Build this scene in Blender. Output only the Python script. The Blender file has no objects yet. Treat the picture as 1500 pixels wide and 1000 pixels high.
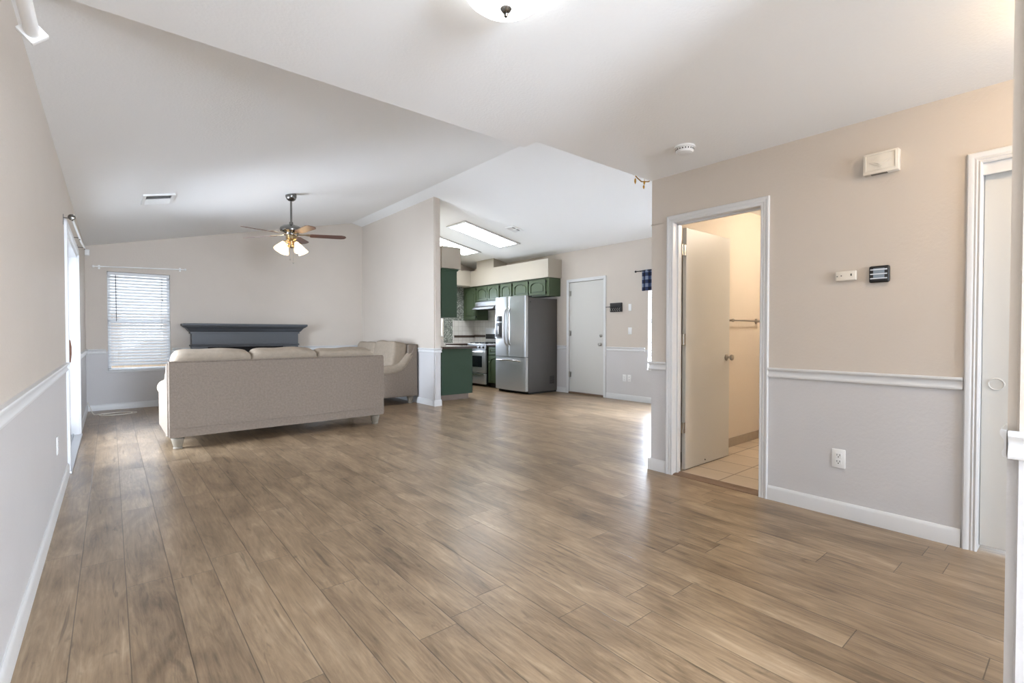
import bpy, bmesh, math, random
from mathutils import Vector, Matrix
random.seed(7)
PI = math.pi
sc = bpy.context.scene
col = sc.collection

# ------------------------------------------------------------------ camera
F_PX, YAW, PITCH, CAM_H = 709.2, 39.671, -0.9586, 1.155
cd = bpy.data.cameras.new('camera'); cam = bpy.data.objects.new('camera', cd); col.objects.link(cam)
cd.sensor_width = 36.0; cd.lens = F_PX / 1500.0 * 36.0; cd.clip_start = 0.02; cd.clip_end = 200
cam.location = (0, 0, CAM_H)
cam.rotation_euler = (math.radians(90 + PITCH), 0, math.radians(-YAW))
sc.camera = cam

# ------------------------------------------------------------------ world, exposure
sc.view_settings.view_transform = 'Standard'
sc.view_settings.look = 'None'
sc.view_settings.gamma = 1.0
sc.view_settings.use_curve_mapping = False
sc.view_settings.exposure = 1.68
w = bpy.data.worlds.new('sky'); sc.world = w; w.use_nodes = True
bg = w.node_tree.nodes['Background']; bg.inputs[0].default_value = (0.86, 0.93, 1.0, 1); bg.inputs[1].default_value = 0.9

def area(name, loc, rot, sx, sy, watts, color=(1, 1, 1)):
    ld = bpy.data.lights.new(name, 'AREA'); ld.shape = 'RECTANGLE'; ld.size = sx; ld.size_y = sy
    ld.energy = watts; ld.color = color
    o = bpy.data.objects.new(name, ld); col.objects.link(o); o.location = loc
    o.rotation_euler = tuple(math.radians(a) for a in rot)
    return o
DAY = (0.83, 0.945, 1.12)
# daylight standing just outside the window openings; front and hall ones are added fill
area('fill_front', (0.95, -3.25, 1.35), (66, 0, 0), 1.3, 1.8, 150, DAY)  # fill lamp added behind the camera to brighten the room
area('fill_hall', (2.70, -2.05, 1.25), (66, 0, 0), 1.3, 1.9, 24, DAY)  # fill lamp added past the hall to brighten the right wall
area('daylight_back', (0.36, 9.95, 1.35), (90, 0, 180), 0.9, 1.5, 4, DAY)
area('daylight_slider', (-1.30, 6.35, 1.05), (70, 0, -90), 1.9, 1.9, 112, DAY)
area('daylight_nook', (7.25, 4.10, 1.30), (118, 0, 90), 1.3, 1.6, 205, DAY)
area('daylight_kitchen', (5.40, 10.05, 1.6), (90, 0, 180), 1.0, 0.9, 35, DAY)

# ------------------------------------------------------------------ materials
def lin(c):
    return tuple(((v / 255) / 12.92 if v / 255 <= 0.04045 else ((v / 255 + 0.055) / 1.055) ** 2.4) for v in c)
def mat(name, rgb, rough=0.6, metal=0.0, emit=None, estr=0.0, bump=0.0, bscale=60.0, spec=0.5, var=0.0, vscale=6.0, stretch=None):
    m = bpy.data.materials.new(name); m.use_nodes = True
    nt = m.node_tree; b = nt.nodes['Principled BSDF']
    c = lin(rgb) + (1,)
    b.inputs['Base Color'].default_value = c
    b.inputs['Roughness'].default_value = rough
    b.inputs['Metallic'].default_value = metal
    b.inputs['Specular IOR Level'].default_value = spec
    if emit:
        b.inputs['Emission Color'].default_value = lin(emit) + (1,); b.inputs['Emission Strength'].default_value = estr
    if bump or var:
        tc = nt.nodes.new('ShaderNodeTexCoord'); src = tc.outputs['Object']
        if stretch:
            mp = nt.nodes.new('ShaderNodeMapping'); mp.inputs['Scale'].default_value = stretch
            nt.links.new(src, mp.inputs[0]); src = mp.outputs[0]
    if bump:
        n = nt.nodes.new('ShaderNodeTexNoise'); n.inputs['Scale'].default_value = bscale; n.inputs['Detail'].default_value = 4
        nt.links.new(src, n.inputs['Vector'])
        bp = nt.nodes.new('ShaderNodeBump'); bp.inputs['Strength'].default_value = bump; bp.inputs['Distance'].default_value = 0.01
        nt.links.new(n.outputs['Fac'], bp.inputs['Height']); nt.links.new(bp.outputs[0], b.inputs['Normal'])
    if var:
        n = nt.nodes.new('ShaderNodeTexNoise'); n.inputs['Scale'].default_value = vscale; n.inputs['Detail'].default_value = 5
        nt.links.new(src, n.inputs['Vector'])
        mx = nt.nodes.new('ShaderNodeMix'); mx.data_type = 'RGBA'
        mx.inputs[6].default_value = tuple(v * (1 - var) for v in c[:3]) + (1,)
        mx.inputs[7].default_value = tuple(min(1, v * (1 + var)) for v in c[:3]) + (1,)
        nt.links.new(n.outputs['Fac'], mx.inputs[0]); nt.links.new(mx.outputs[2], b.inputs['Base Color'])
    return m

def wall_paint():
    m = bpy.data.materials.new('two_tone_wall_paint'); m.use_nodes = True; nt = m.node_tree; b = nt.nodes['Principled BSDF']
    tc = nt.nodes.new('ShaderNodeTexCoord'); sp = nt.nodes.new('ShaderNodeSeparateXYZ')
    geo = nt.nodes.new('ShaderNodeNewGeometry'); nt.links.new(geo.outputs['Position'], sp.inputs[0])
    gt = nt.nodes.new('ShaderNodeMath'); gt.operation = 'GREATER_THAN'; gt.inputs[1].default_value = 0.885
    nt.links.new(sp.outputs[2], gt.inputs[0])
    mx = nt.nodes.new('ShaderNodeMix'); mx.data_type = 'RGBA'
    mx.inputs[6].default_value = lin((205, 203, 202)) + (1,)
    mx.inputs[7].default_value = lin((205, 195, 183)) + (1,)
    nt.links.new(gt.outputs[0], mx.inputs[0])
    nz = nt.nodes.new('ShaderNodeTexNoise'); nz.inputs['Scale'].default_value = 2.2; nz.inputs['Detail'].default_value = 3
    nt.links.new(tc.outputs['Object'], nz.inputs['Vector'])
    mr = nt.nodes.new('ShaderNodeMapRange'); mr.inputs[3].default_value = 0.965; mr.inputs[4].default_value = 1.03
    nt.links.new(nz.outputs['Fac'], mr.inputs[0])
    mu = nt.nodes.new('ShaderNodeVectorMath'); mu.operation = 'SCALE'
    nt.links.new(mx.outputs[2], mu.inputs[0]); nt.links.new(mr.outputs[0], mu.inputs['Scale'])
    nt.links.new(mu.outputs[0], b.inputs['Base Color'])
    b.inputs['Roughness'].default_value = 0.5; b.inputs['Specular IOR Level'].default_value = 0.35
    n = nt.nodes.new('ShaderNodeTexNoise'); n.inputs['Scale'].default_value = 55; n.inputs['Detail'].default_value = 3
    nt.links.new(tc.outputs['Object'], n.inputs['Vector'])
    bp = nt.nodes.new('ShaderNodeBump'); bp.inputs['Strength'].default_value = 0.12; bp.inputs['Distance'].default_value = 0.01
    nt.links.new(n.outputs['Fac'], bp.inputs['Height']); nt.links.new(bp.outputs[0], b.inputs['Normal'])
    return m

def laminate():
    m = bpy.data.materials.new('wood_laminate_planks'); m.use_nodes = True; nt = m.node_tree; L = nt.links; b = nt.nodes['Principled BSDF']
    def M(op, a, c=None):
        n = nt.nodes.new('ShaderNodeMath'); n.operation = op
        for i, v in enumerate((a, c)):
            if v is None: continue
            if isinstance(v, (int, float)): n.inputs[i].default_value = v
            else: L.new(v, n.inputs[i])
        return n.outputs[0]
    tc = nt.nodes.new('ShaderNodeTexCoord'); s = nt.nodes.new('ShaderNodeSeparateXYZ'); L.new(tc.outputs['Object'], s.inputs[0])
    W, LEN = 0.168, 1.22
    u = M('DIVIDE', M('ADD', s.outputs[0], 0.125 + 20 * W), W)
    row = M('FLOOR', u)
    wn = nt.nodes.new('ShaderNodeTexWhiteNoise'); wn.noise_dimensions = '1D'; L.new(row, wn.inputs['W'])
    v = M('DIVIDE', M('ADD', M('ADD', s.outputs[1], 20.0), M('MULTIPLY', wn.outputs['Value'], LEN)), LEN)
    pl = M('FLOOR', v)
    cid = nt.nodes.new('ShaderNodeCombineXYZ'); L.new(row, cid.inputs[0]); L.new(pl, cid.inputs[1])
    w2 = nt.nodes.new('ShaderNodeTexWhiteNoise'); w2.noise_dimensions = '3D'; L.new(cid.outputs[0], w2.inputs['Vector'])
    rnd = w2.outputs['Value']
    # seams
    fu = M('FRACT', u); fv = M('FRACT', v)
    du = M('MULTIPLY', M('MINIMUM', fu, M('SUBTRACT', 1.0, fu)), W)
    dv = M('MULTIPLY', M('MINIMUM', fv, M('SUBTRACT', 1.0, fv)), LEN)
    dist = M('MINIMUM', du, dv)
    seam = nt.nodes.new('ShaderNodeMapRange'); seam.inputs[1].default_value = 0.0006; seam.inputs[2].default_value = 0.0026
    L.new(dist, seam.inputs[0])
    # grain coordinates, shifted per plank
    def grain(sx, sy, k, detail, rough=0.6, dist_=0.0):
        c = nt.nodes.new('ShaderNodeCombineXYZ')
        L.new(M('ADD', M('MULTIPLY', s.outputs[0], sx), M('MULTIPLY', rnd, 37.0 * k)), c.inputs[0])
        L.new(M('ADD', M('MULTIPLY', s.outputs[1], sy), M('MULTIPLY', rnd, 91.0 * k)), c.inputs[1])
        n = nt.nodes.new('ShaderNodeTexNoise'); n.inputs['Scale'].default_value = 1.0; n.inputs['Detail'].default_value = detail
        n.inputs['Roughness'].default_value = rough; n.inputs['Distortion'].default_value = dist_
        L.new(c.outputs[0], n.inputs['Vector']); return n.outputs['Fac']
    g1 = grain(5.0, 1.7, 1.0, 4, 0.55, 0.9)      # broad streaks
    g2 = grain(70.0, 3.0, 2.0, 5, 0.65, 0.3)     # fine grain
    g3 = grain(16.0, 1.9, 3.0, 7, 0.72, 3.0)      # cathedral lines
    t = M('ADD', M('ADD', M('MULTIPLY', g1, 0.58), M('MULTIPLY', g2, 0.26)), M('MULTIPLY', g3, 0.46))
    t = M('ADD', t, M('MULTIPLY', M('SUBTRACT', rnd, 0.5), 0.09))
    cr = nt.nodes.new('ShaderNodeValToRGB')
    e = cr.color_ramp.elements
    e[0].position = 0.42; e[0].color = lin((86, 69, 52)) + (1,)
    e[1].position = 0.86; e[1].color = lin((178, 156, 128)) + (1,)
    x = e.new(0.56); x.color = lin((125, 104, 80)) + (1,)
    x = e.new(0.70); x.color = lin((151, 128, 101)) + (1,)
    L.new(t, cr.inputs[0])
    # thin dark cracks
    g4 = grain(34.0, 2.4, 5.0, 3, 0.5, 0.4)
    ck = nt.nodes.new('ShaderNodeMapRange'); ck.inputs[1].default_value = 0.30; ck.inputs[2].default_value = 0.36; ck.inputs[3].default_value = 0.62; ck.inputs[4].default_value = 1.0
    L.new(g4, ck.inputs[0])
    sm = nt.nodes.new('ShaderNodeMapRange'); sm.inputs[3].default_value = 0.38; sm.inputs[4].default_value = 1.0
    L.new(seam.outputs[0], sm.inputs[0])
    g5 = grain(15.0, 4.5, 7.0, 3, 0.5, 1.0)
    kn = nt.nodes.new('ShaderNodeMapRange'); kn.inputs[1].default_value = 0.24; kn.inputs[2].default_value = 0.33; kn.inputs[3].default_value = 0.6; kn.inputs[4].default_value = 1.0
    L.new(g5, kn.inputs[0])
    g6 = grain(6.0, 0.75, 9.0, 2, 0.4, 0.4)
    ring = M('ADD', 0.965, M('MULTIPLY', M('SINE', M('MULTIPLY', g6, 120.0)), 0.055))
    k = M('MULTIPLY', M('MULTIPLY', ck.outputs[0], kn.outputs[0]), M('MULTIPLY', sm.outputs[0], ring))
    mu = nt.nodes.new('ShaderNodeVectorMath'); mu.operation = 'SCALE'; L.new(cr.outputs[0], mu.inputs[0]); L.new(k, mu.inputs['Scale'])
    L.new(mu.outputs[0], b.inputs['Base Color'])
    rr = nt.nodes.new('ShaderNodeMapRange'); rr.inputs[3].default_value = 0.22; rr.inputs[4].default_value = 0.42
    L.new(g3, rr.inputs[0]); L.new(rr.outputs[0], b.inputs['Roughness'])
    b.inputs['Specular IOR Level'].default_value = 0.5
    bp = nt.nodes.new('ShaderNodeBump'); bp.inputs['Strength'].default_value = 0.25; bp.inputs['Distance'].default_value = 0.004
    L.new(M('ADD', M('MULTIPLY', seam.outputs[0], 0.6), M('MULTIPLY', g2, 0.35)), bp.inputs['Height']); L.new(bp.outputs[0], b.inputs['Normal'])
    return m

def tiles(name, c1, c2, grout, size, gap, rough=0.35, plane='XY', rot=0.0, off=(0, 0, 0), mosaic=False):
    m = bpy.data.materials.new(name); m.use_nodes = True; nt = m.node_tree; L = nt.links; b = nt.nodes['Principled BSDF']
    geo = nt.nodes.new('ShaderNodeNewGeometry')
    mp = nt.nodes.new('ShaderNodeMapping'); mp.vector_type = 'POINT'
    if plane == 'XZ': mp.inputs['Rotation'].default_value = (PI / 2, 0, 0)
    if plane == 'YZ': mp.inputs['Rotation'].default_value = (PI / 2, 0, PI / 2)
    if plane == 'XY': mp.inputs['Rotation'].default_value = (0, 0, rot)
    mp.inputs['Location'].default_value = off
    L.new(geo.outputs['Position'], mp.inputs[0])
    if plane == 'YZ':
        sp = nt.nodes.new('ShaderNodeSeparateXYZ'); L.new(geo.outputs['Position'], sp.inputs[0])
        cb = nt.nodes.new('ShaderNodeCombineXYZ'); L.new(sp.outputs[1], cb.inputs[0]); L.new(sp.outputs[2], cb.inputs[1]); vec = cb.outputs[0]
    elif plane == 'XZ':
        sp = nt.nodes.new('ShaderNodeSeparateXYZ'); L.new(geo.outputs['Position'], sp.inputs[0])
        cb = nt.nodes.new('ShaderNodeCombineXYZ'); L.new(sp.outputs[0], cb.inputs[0]); L.new(sp.outputs[2], cb.inputs[1]); vec = cb.outputs[0]
    else: vec = mp.outputs[0]
    br = nt.nodes.new('ShaderNodeTexBrick'); br.offset = 0.5 if mosaic else 0.0; br.squash = 1.0
    br.inputs['Color1'].default_value = lin(c1) + (1,); br.inputs['Color2'].default_value = lin(c2) + (1,); br.inputs['Mortar'].default_value = lin(grout) + (1,)
    br.inputs['Scale'].default_value = 1.0; br.inputs['Brick Width'].default_value = size[0]; br.inputs['Row Height'].default_value = size[1]
    br.inputs['Mortar Size'].default_value = gap; br.inputs['Mortar Smooth'].default_value = 0.1
    L.new(vec, br.inputs['Vector'])
    out = br.outputs['Color']
    if mosaic:
        vo = nt.nodes.new('ShaderNodeTexVoronoi'); vo.inputs['Scale'].default_value = 1.0 / size[0]; L.new(vec, vo.inputs['Vector'])
        cr = nt.nodes.new('ShaderNodeValToRGB'); cr.color_ramp.interpolation = 'CONSTANT'; e = cr.color_ramp.elements
        e[0].color = lin((66, 70, 66)) + (1,); e[1].position = 0.8; e[1].color = lin((196, 198, 190)) + (1,)
        x = e.new(0.3); x.color = lin((104, 110, 102)) + (1,); x = e.new(0.55); x.color = lin((146, 152, 142)) + (1,)
        L.new(vo.outputs['Color'], cr.inputs[0])
        mx = nt.nodes.new('ShaderNodeMix'); mx.data_type = 'RGBA'; mx.inputs[7].default_value = lin(grout) + (1,)
        L.new(br.outputs['Fac'], mx.inputs[0]); L.new(cr.outputs[0], mx.inputs[6]); out = mx.outputs[2]
    else:
        n = nt.nodes.new('ShaderNodeTexNoise'); n.inputs['Scale'].default_value = 5; n.inputs['Detail'].default_value = 5; L.new(vec, n.inputs['Vector'])
        mr = nt.nodes.new('ShaderNodeMapRange'); mr.inputs[3].default_value = 0.88; mr.inputs[4].default_value = 1.1; L.new(n.outputs['Fac'], mr.inputs[0])
        mu = nt.nodes.new('ShaderNodeVectorMath'); mu.operation = 'SCALE'; L.new(out, mu.inputs[0]); L.new(mr.outputs[0], mu.inputs['Scale']); out = mu.outputs[0]
    L.new(out, b.inputs['Base Color']); b.inputs['Roughness'].default_value = rough
    return m

def glass_mat():
    m = bpy.data.materials.new('window_glass'); m.use_nodes = True; nt = m.node_tree
    for n in list(nt.nodes): nt.nodes.remove(n)
    o = nt.nodes.new('ShaderNodeOutputMaterial'); mx = nt.nodes.new('ShaderNodeMixShader')
    t = nt.nodes.new('ShaderNodeBsdfTransparent'); g = nt.nodes.new('ShaderNodeBsdfGlossy'); g.inputs['Roughness'].default_value = 0.02
    fr_ = nt.nodes.new('ShaderNodeFresnel'); fr_.inputs['IOR'].default_value = 1.45; nt.links.new(fr_.outputs[0], mx.inputs[0])
    nt.links.new(t.outputs[0], mx.inputs[1]); nt.links.new(g.outputs[0], mx.inputs[2]); nt.links.new(mx.outputs[0], o.inputs[0])
    return m

def plaid():
    m = bpy.data.materials.new('blue_buffalo_plaid'); m.use_nodes = True; nt = m.node_tree; L = nt.links; b = nt.nodes['Principled BSDF']
    geo = nt.nodes.new('ShaderNodeNewGeometry'); sp = nt.nodes.new('ShaderNodeSeparateXYZ'); L.new(geo.outputs['Position'], sp.inputs[0])
    fs = []
    for i, per in ((1, 0.10), (2, 0.12)):
        d = nt.nodes.new('ShaderNodeMath'); d.operation = 'DIVIDE'; d.inputs[1].default_value = per; L.new(sp.outputs[i], d.inputs[0])
        f = nt.nodes.new('ShaderNodeMath'); f.operation = 'FRACT'; L.new(d.outputs[0], f.inputs[0])
        g = nt.nodes.new('ShaderNodeMath'); g.operation = 'GREATER_THAN'; g.inputs[1].default_value = 0.5; L.new(f.outputs[0], g.inputs[0]); fs.append(g.outputs[0])
    a = nt.nodes.new('ShaderNodeMath'); a.operation = 'ADD'; L.new(fs[0], a.inputs[0]); L.new(fs[1], a.inputs[1])
    h = nt.nodes.new('ShaderNodeMath'); h.operation = 'MULTIPLY'; h.inputs[1].default_value = 0.5; L.new(a.outputs[0], h.inputs[0])
    cr = nt.nodes.new('ShaderNodeValToRGB'); cr.color_ramp.interpolation = 'CONSTANT'; e = cr.color_ramp.elements
    e[0].color = lin((128, 138, 156)) + (1,); e[1].position = 0.75; e[1].color = lin((18, 22, 38)) + (1,)
    x = e.new(0.3); x.color = lin((48, 60, 92)) + (1,)
    L.new(h.outputs[0], cr.inputs[0]); L.new(cr.outputs[0], b.inputs['Base Color']); b.inputs['Roughness'].default_value = 0.9
    return m

M_ = {}
M_['wall'] = wall_paint()
M_['ceil'] = mat('ceiling_paint', (242, 242, 240), 0.8, bump=0.15, bscale=70)
M_['floor'] = laminate()
M_['trim'] = mat('white_trim_paint', (216, 216, 215), 0.35, bump=0.02, bscale=30)
M_['door'] = mat('white_door_paint', (205, 203, 197), 0.4, bump=0.03, bscale=90)
M_['cream'] = mat('cream_soffit_paint', (182, 174, 160), 0.55, bump=0.08)
M_['bathwall'] = mat('warm_bathroom_paint', (220, 209, 195), 0.6, bump=0.08)
M_['bathtile'] = tiles('beige_floor_tile', (206, 190, 170), (196, 180, 160), (140, 125, 108), (0.33, 0.33), 0.006, 0.45, off=(0.05, 0.11, 0))
M_['bathbase'] = mat('stone_tile_base', (165, 152, 136), 0.5, var=0.15, vscale=20)
M_['whitetile'] = tiles('white_wall_tile', (226, 224, 220), (220, 217, 212), (190, 186, 180), (0.11, 0.11), 0.003, 0.25, plane='XZ')
M_['whitetile_y'] = tiles('white_wall_tile_far', (226, 224, 220), (220, 217, 212), (190, 186, 180), (0.11, 0.11), 0.003, 0.25, plane='YZ')
M_['mosaic'] = tiles('grey_glass_mosaic', (90, 100, 96), (150, 160, 155), (176, 180, 174), (0.024, 0.024), 0.002, 0.2, plane='XZ', mosaic=True)
M_['band'] = mat('dark_stone_band', (74, 62, 54), 0.4, var=0.6, vscale=45)
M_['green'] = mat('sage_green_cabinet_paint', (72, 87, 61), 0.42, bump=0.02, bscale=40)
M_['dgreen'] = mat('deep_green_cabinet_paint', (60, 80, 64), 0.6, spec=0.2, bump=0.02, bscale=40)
M_['toe'] = mat('toe_kick_board', (122, 108, 96), 0.6)
M_['counter'] = mat('beige_counter', (190, 182, 172), 0.3, var=0.12, vscale=60)
M_['cedge'] = mat('brown_counter_edge', (66, 50, 42), 0.4, var=0.4, vscale=50)
M_['steel'] = mat('stainless_steel', (204, 206, 208), 0.32, 0.6, bump=0.03, bscale=12, stretch=(1, 1, 22))
M_['steel2'] = mat('satin_steel', (128, 128, 128), 0.5, 0.7)
M_['panel'] = mat('grey_range_panel', (112, 113, 114), 0.6, 0.3)
M_['chrome'] = mat('polished_chrome', (214, 214, 214), 0.12, 1.0)
M_['nickel'] = mat('brushed_nickel', (176, 172, 165), 0.3, 1.0)
M_['fside'] = mat('grey_fridge_side', (90, 87, 84), 0.5, 0.2, bump=0.05, bscale=220)
M_['fedge'] = mat('light_door_edge', (190, 188, 184), 0.4, 0.4)
M_['black'] = mat('black_plastic', (22, 22, 23), 0.35)
M_['dgrey'] = mat('dark_grey_plastic', (50, 48, 47), 0.5, spec=0.3)
M_['oglass'] = mat('oven_glass', (34, 38, 44), 0.08)
M_['iron'] = mat('cast_iron', (26, 26, 27), 0.55)
M_['fabric'] = mat('oatmeal_woven_upholstery', (131, 119, 107), 0.95, bump=0.6, bscale=120, spec=0.1, var=0.26, vscale=48)
M_['cushion'] = mat('oatmeal_cushion_fabric', (152, 139, 123), 0.95, bump=0.35, bscale=90, spec=0.1, var=0.16, vscale=22)
M_['foot'] = mat('washed_wood_feet', (128, 119, 104), 0.5, var=0.2, vscale=25)
M_['charcoal'] = mat('charcoal_mantel_paint', (76, 79, 83), 0.45, bump=0.03, bscale=30)
M_['firebox_dark'] = mat('dark_firebox', (24, 23, 22), 0.8)  # one even near-black over the whole firebox slab
M_['glass'] = glass_mat()
M_['vinyl'] = mat('white_vinyl', (238, 240, 242), 0.3)
M_['slat'] = mat('white_blind_slat', (232, 234, 236), 0.45)
M_['wand'] = mat('grey_wand', (105, 106, 108), 0.4)
M_['alum'] = mat('aluminium_sill', (190, 192, 196), 0.35, 0.6)
M_['brown'] = mat('brown_wood_handle', (120, 78, 55), 0.45, var=0.2, vscale=40)
M_['plastic'] = mat('white_plastic', (236, 236, 234), 0.35)
M_['ivory'] = mat('ivory_plastic', (226, 219, 206), 0.45)
M_['blade'] = mat('walnut_blade', (96, 66, 54), 0.4, var=0.25, vscale=18, stretch=(1, 6, 1))
M_['brass'] = mat('antique_brass', (172, 152, 118), 0.3, 1.0)
M_['gunmetal'] = mat('gunmetal', (120, 118, 114), 0.25, 1.0)
M_['shade'] = mat('frosted_lit_shade', (255, 236, 205), 0.5, emit=(255, 222, 165), estr=1.1)
M_['dome'] = mat('frosted_lit_dome', (250, 250, 246), 0.4, emit=(246, 251, 255), estr=2.6)
M_['troffer'] = mat('fluorescent_diffuser', (250, 250, 250), 0.5, emit=(248, 252, 255), estr=5.0)
M_['bulb'] = mat('warm_lit_globe', (255, 236, 205), 0.5, emit=(255, 222, 180), estr=20.0)
M_['bulb2'] = mat('warm_bathroom_globe', (255, 236, 205), 0.5, emit=(255, 238, 216), estr=46.0)
M_['amber'] = mat('amber_glass_drop', (196, 140, 40), 0.15, spec=0.8)
M_['gold'] = mat('gold_leaf', (150, 112, 48), 0.35, 0.7)
M_['rod'] = mat('white_rod', (240, 240, 238), 0.3)
M_['plaid'] = plaid()
M_['pull'] = mat('satin_pull', (200, 198, 192), 0.5, 0.0)
M_['fence'] = mat('weathered_fence_wood', (196, 170, 150), 0.8, var=0.2, vscale=9)
M_['grass'] = mat('lawn', (122, 134, 96), 0.9, var=0.3, vscale=4)
M_['silver'] = mat('silver_bar', (225, 230, 236), 0.3, 0.2)
M_['lcd'] = mat('grey_display', (138, 150, 162), 0.25)
M_['cord'] = mat('white_cord', (226, 220, 208), 0.5)
M_['bristle'] = mat('threshold_wood', (120, 96, 76), 0.5, var=0.2, vscale=20)

# ------------------------------------------------------------------ mesh helpers
def root_loc(o):
    while o.parent: o = o.parent
    return o.location.copy()

class MB:
    def __init__(s): s.bm = bmesh.new()
    def _new(s, f):
        n0 = set(s.bm.verts); f(); return [v for v in s.bm.verts if v not in n0]
    def quad(s, *pts):
        s.bm.faces.new([s.bm.verts.new(p) for p in pts]); return s
    def box(s, x0, x1, y0, y1, z0, z1, bev=0.0, seg=2, mtx=None):
        m = Matrix.Translation(((x0 + x1) / 2, (y0 + y1) / 2, (z0 + z1) / 2)) @ Matrix.Diagonal((abs(x1 - x0), abs(y1 - y0), abs(z1 - z0), 1))
        r = bmesh.ops.create_cube(s.bm, size=1.0, matrix=m); vs = r['verts']
        if bev:
            es = list({e for v in vs for e in v.link_edges})
            r = bmesh.ops.bevel(s.bm, geom=es, offset=bev, segments=seg, affect='EDGES', profile=0.5)
            vs = list({v for f in r['faces'] for v in f.verts})
        if mtx is not None:
            allv = set()
            stack = list(vs)
            while stack:
                v = stack.pop()
                if v in allv: continue
                allv.add(v)
                for e in v.link_edges: stack.append(e.other_vert(v))
            bmesh.ops.transform(s.bm, matrix=mtx, verts=list(allv))
        return s
    def prism(s, pts, plane, a, b, mtx=None):
        def P(p, t):
            if plane == 'XZ': q = (p[0], t, p[1])
            elif plane == 'YZ': q = (t, p[0], p[1])
            else: q = (p[0], p[1], t)
            return mtx @ Vector(q) if mtx is not None else q
        A = [s.bm.verts.new(P(p, a)) for p in pts]; B = [s.bm.verts.new(P(p, b)) for p in pts]
        n = len(pts)
        fs = [s.bm.faces.new(A), s.bm.faces.new(B[::-1])]
        for i in range(n): fs.append(s.bm.faces.new((A[i], B[i], B[(i + 1) % n], A[(i + 1) % n])))
        bmesh.ops.recalc_face_normals(s.bm, faces=fs)
        return s
    def tube(s, pts, r, n=12, caps=True):
        pts = [Vector(p) for p in pts]; rs = r if isinstance(r, (list, tuple)) else [r] * len(pts)
        rings = []; up = None
        for i, p in enumerate(pts):
            t = (pts[min(i + 1, len(pts) - 1)] - pts[max(i - 1, 0)]).normalized()
            if up is None:
                up = Vector((0, 0, 1)) if abs(t.z) < 0.9 else Vector((1, 0, 0))
            a = t.cross(up).normalized(); b = a.cross(t).normalized(); up = b
            rings.append([s.bm.verts.new(p + (a * math.cos(2 * PI * k / n) + b * math.sin(2 * PI * k / n)) * rs[i]) for k in range(n)])
        fs = []
        for A, B in zip(rings, rings[1:]):
            for k in range(n): fs.append(s.bm.faces.new((A[k], A[(k + 1) % n], B[(k + 1) % n], B[k])))
        if caps: fs.append(s.bm.faces.new(rings[0])); fs.append(s.bm.faces.new(rings[-1][::-1]))
        bmesh.ops.recalc_face_normals(s.bm, faces=fs)
        return s
    def lathe(s, prof, n=24, mtx=None, caps=True):
        mtx = mtx or Matrix.Identity(4)
        rings = []
        for r, z in prof:
            rings.append([s.bm.verts.new(mtx @ Vector((max(r, 1e-4) * math.cos(2 * PI * k / n), max(r, 1e-4) * math.sin(2 * PI * k / n), z))) for k in range(n)])
        fs = []
        for A, B in zip(rings, rings[1:]):
            for k in range(n): fs.append(s.bm.faces.new((A[k], A[(k + 1) % n], B[(k + 1) % n], B[k])))
        if caps: fs.append(s.bm.faces.new(rings[0])); fs.append(s.bm.faces.new(rings[-1][::-1]))
        bmesh.ops.recalc_face_normals(s.bm, faces=fs)
        return s
    def strip(s, path, prof, mapf, closed=False):
        # path: list of functions? path points given per profile point: path(w)->[(a,b)...]; prof [(w,d)]
        rows = [[s.bm.verts.new(mapf(a, b, d)) for a, b in path(w)] for w, d in prof]
        fs = []
        for A, B in zip(rows, rows[1:]):
            n = len(A)
            for k in range(n if closed else n - 1): fs.append(s.bm.faces.new((A[k], A[(k + 1) % n], B[(k + 1) % n], B[k])))
        bmesh.ops.recalc_face_normals(s.bm, faces=fs)
        return s
    def pillow(s, c, size, puff=0.35, n=14, mtx=None, lump=0.0, seed=0, sharp=2.6):
        rnd = random.Random(seed); ph = [rnd.random() * 6.28 for _ in range(6)]
        hx, hy, hz = size[0] / 2, size[1] / 2, size[2] / 2
        M = Matrix.Translation(c) @ (mtx or Matrix.Identity(4))
        r = bmesh.ops.create_cube(s.bm, size=2.0); vs = r['verts']
        es = list({e for v in vs for e in v.link_edges})
        before = set(s.bm.verts) - set(vs)
        bmesh.ops.subdivide_edges(s.bm, edges=es, cuts=n, use_grid_fill=True)
        for v in s.bm.verts:
            if v in before: continue
            x, y, z = v.co
            L_ = (abs(x) ** sharp + abs(y) ** sharp + abs(z) ** sharp) ** (1 / sharp)
            mx_ = max(abs(x), abs(y), abs(z))
            k = mx_ / L_
            k = k * puff + (1 - puff) * (0.5 + 0.5 * k)
            q = Vector((x * k, y * k, z * k))
            d = lump * (math.sin(3.1 * x + ph[0]) * math.sin(2.3 * z + ph[1]) + 0.6 * math.sin(6.2 * x + ph[2] + 2 * z) + 0.5 * math.sin(5 * z + ph[3] + y))
            q *= (1 + d)
            v.co = M @ Vector((q.x * hx, q.y * hy, q.z * hz))
        return s
    def wall(s, axis, f, bk, u0, u1, z0, z1, holes):
        us = sorted({u0, u1, *[h[0] for h in holes], *[h[1] for h in holes]}); zs = sorted({z0, z1, *[h[2] for h in holes], *[h[3] for h in holes]})
        us = [u for u in us if u0 <= u <= u1]; zs = [z for z in zs if z0 <= z <= z1]
        def solid(i, j):
            if not (0 <= i < len(us) - 1 and 0 <= j < len(zs) - 1): return False
            a = (us[i] + us[i + 1]) / 2; b = (zs[j] + zs[j + 1]) / 2
            return not any(h[0] < a < h[1] and h[2] < b < h[3] for h in holes)
        cache = {}
        def V(u, z, t):
            k = (round(u, 5), round(z, 5), t)
            if k not in cache:
                p = f if t == 0 else bk
                cache[k] = s.bm.verts.new((p, u, z) if axis == 'X' else (u, p, z))
            return cache[k]
        fs = []
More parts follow.
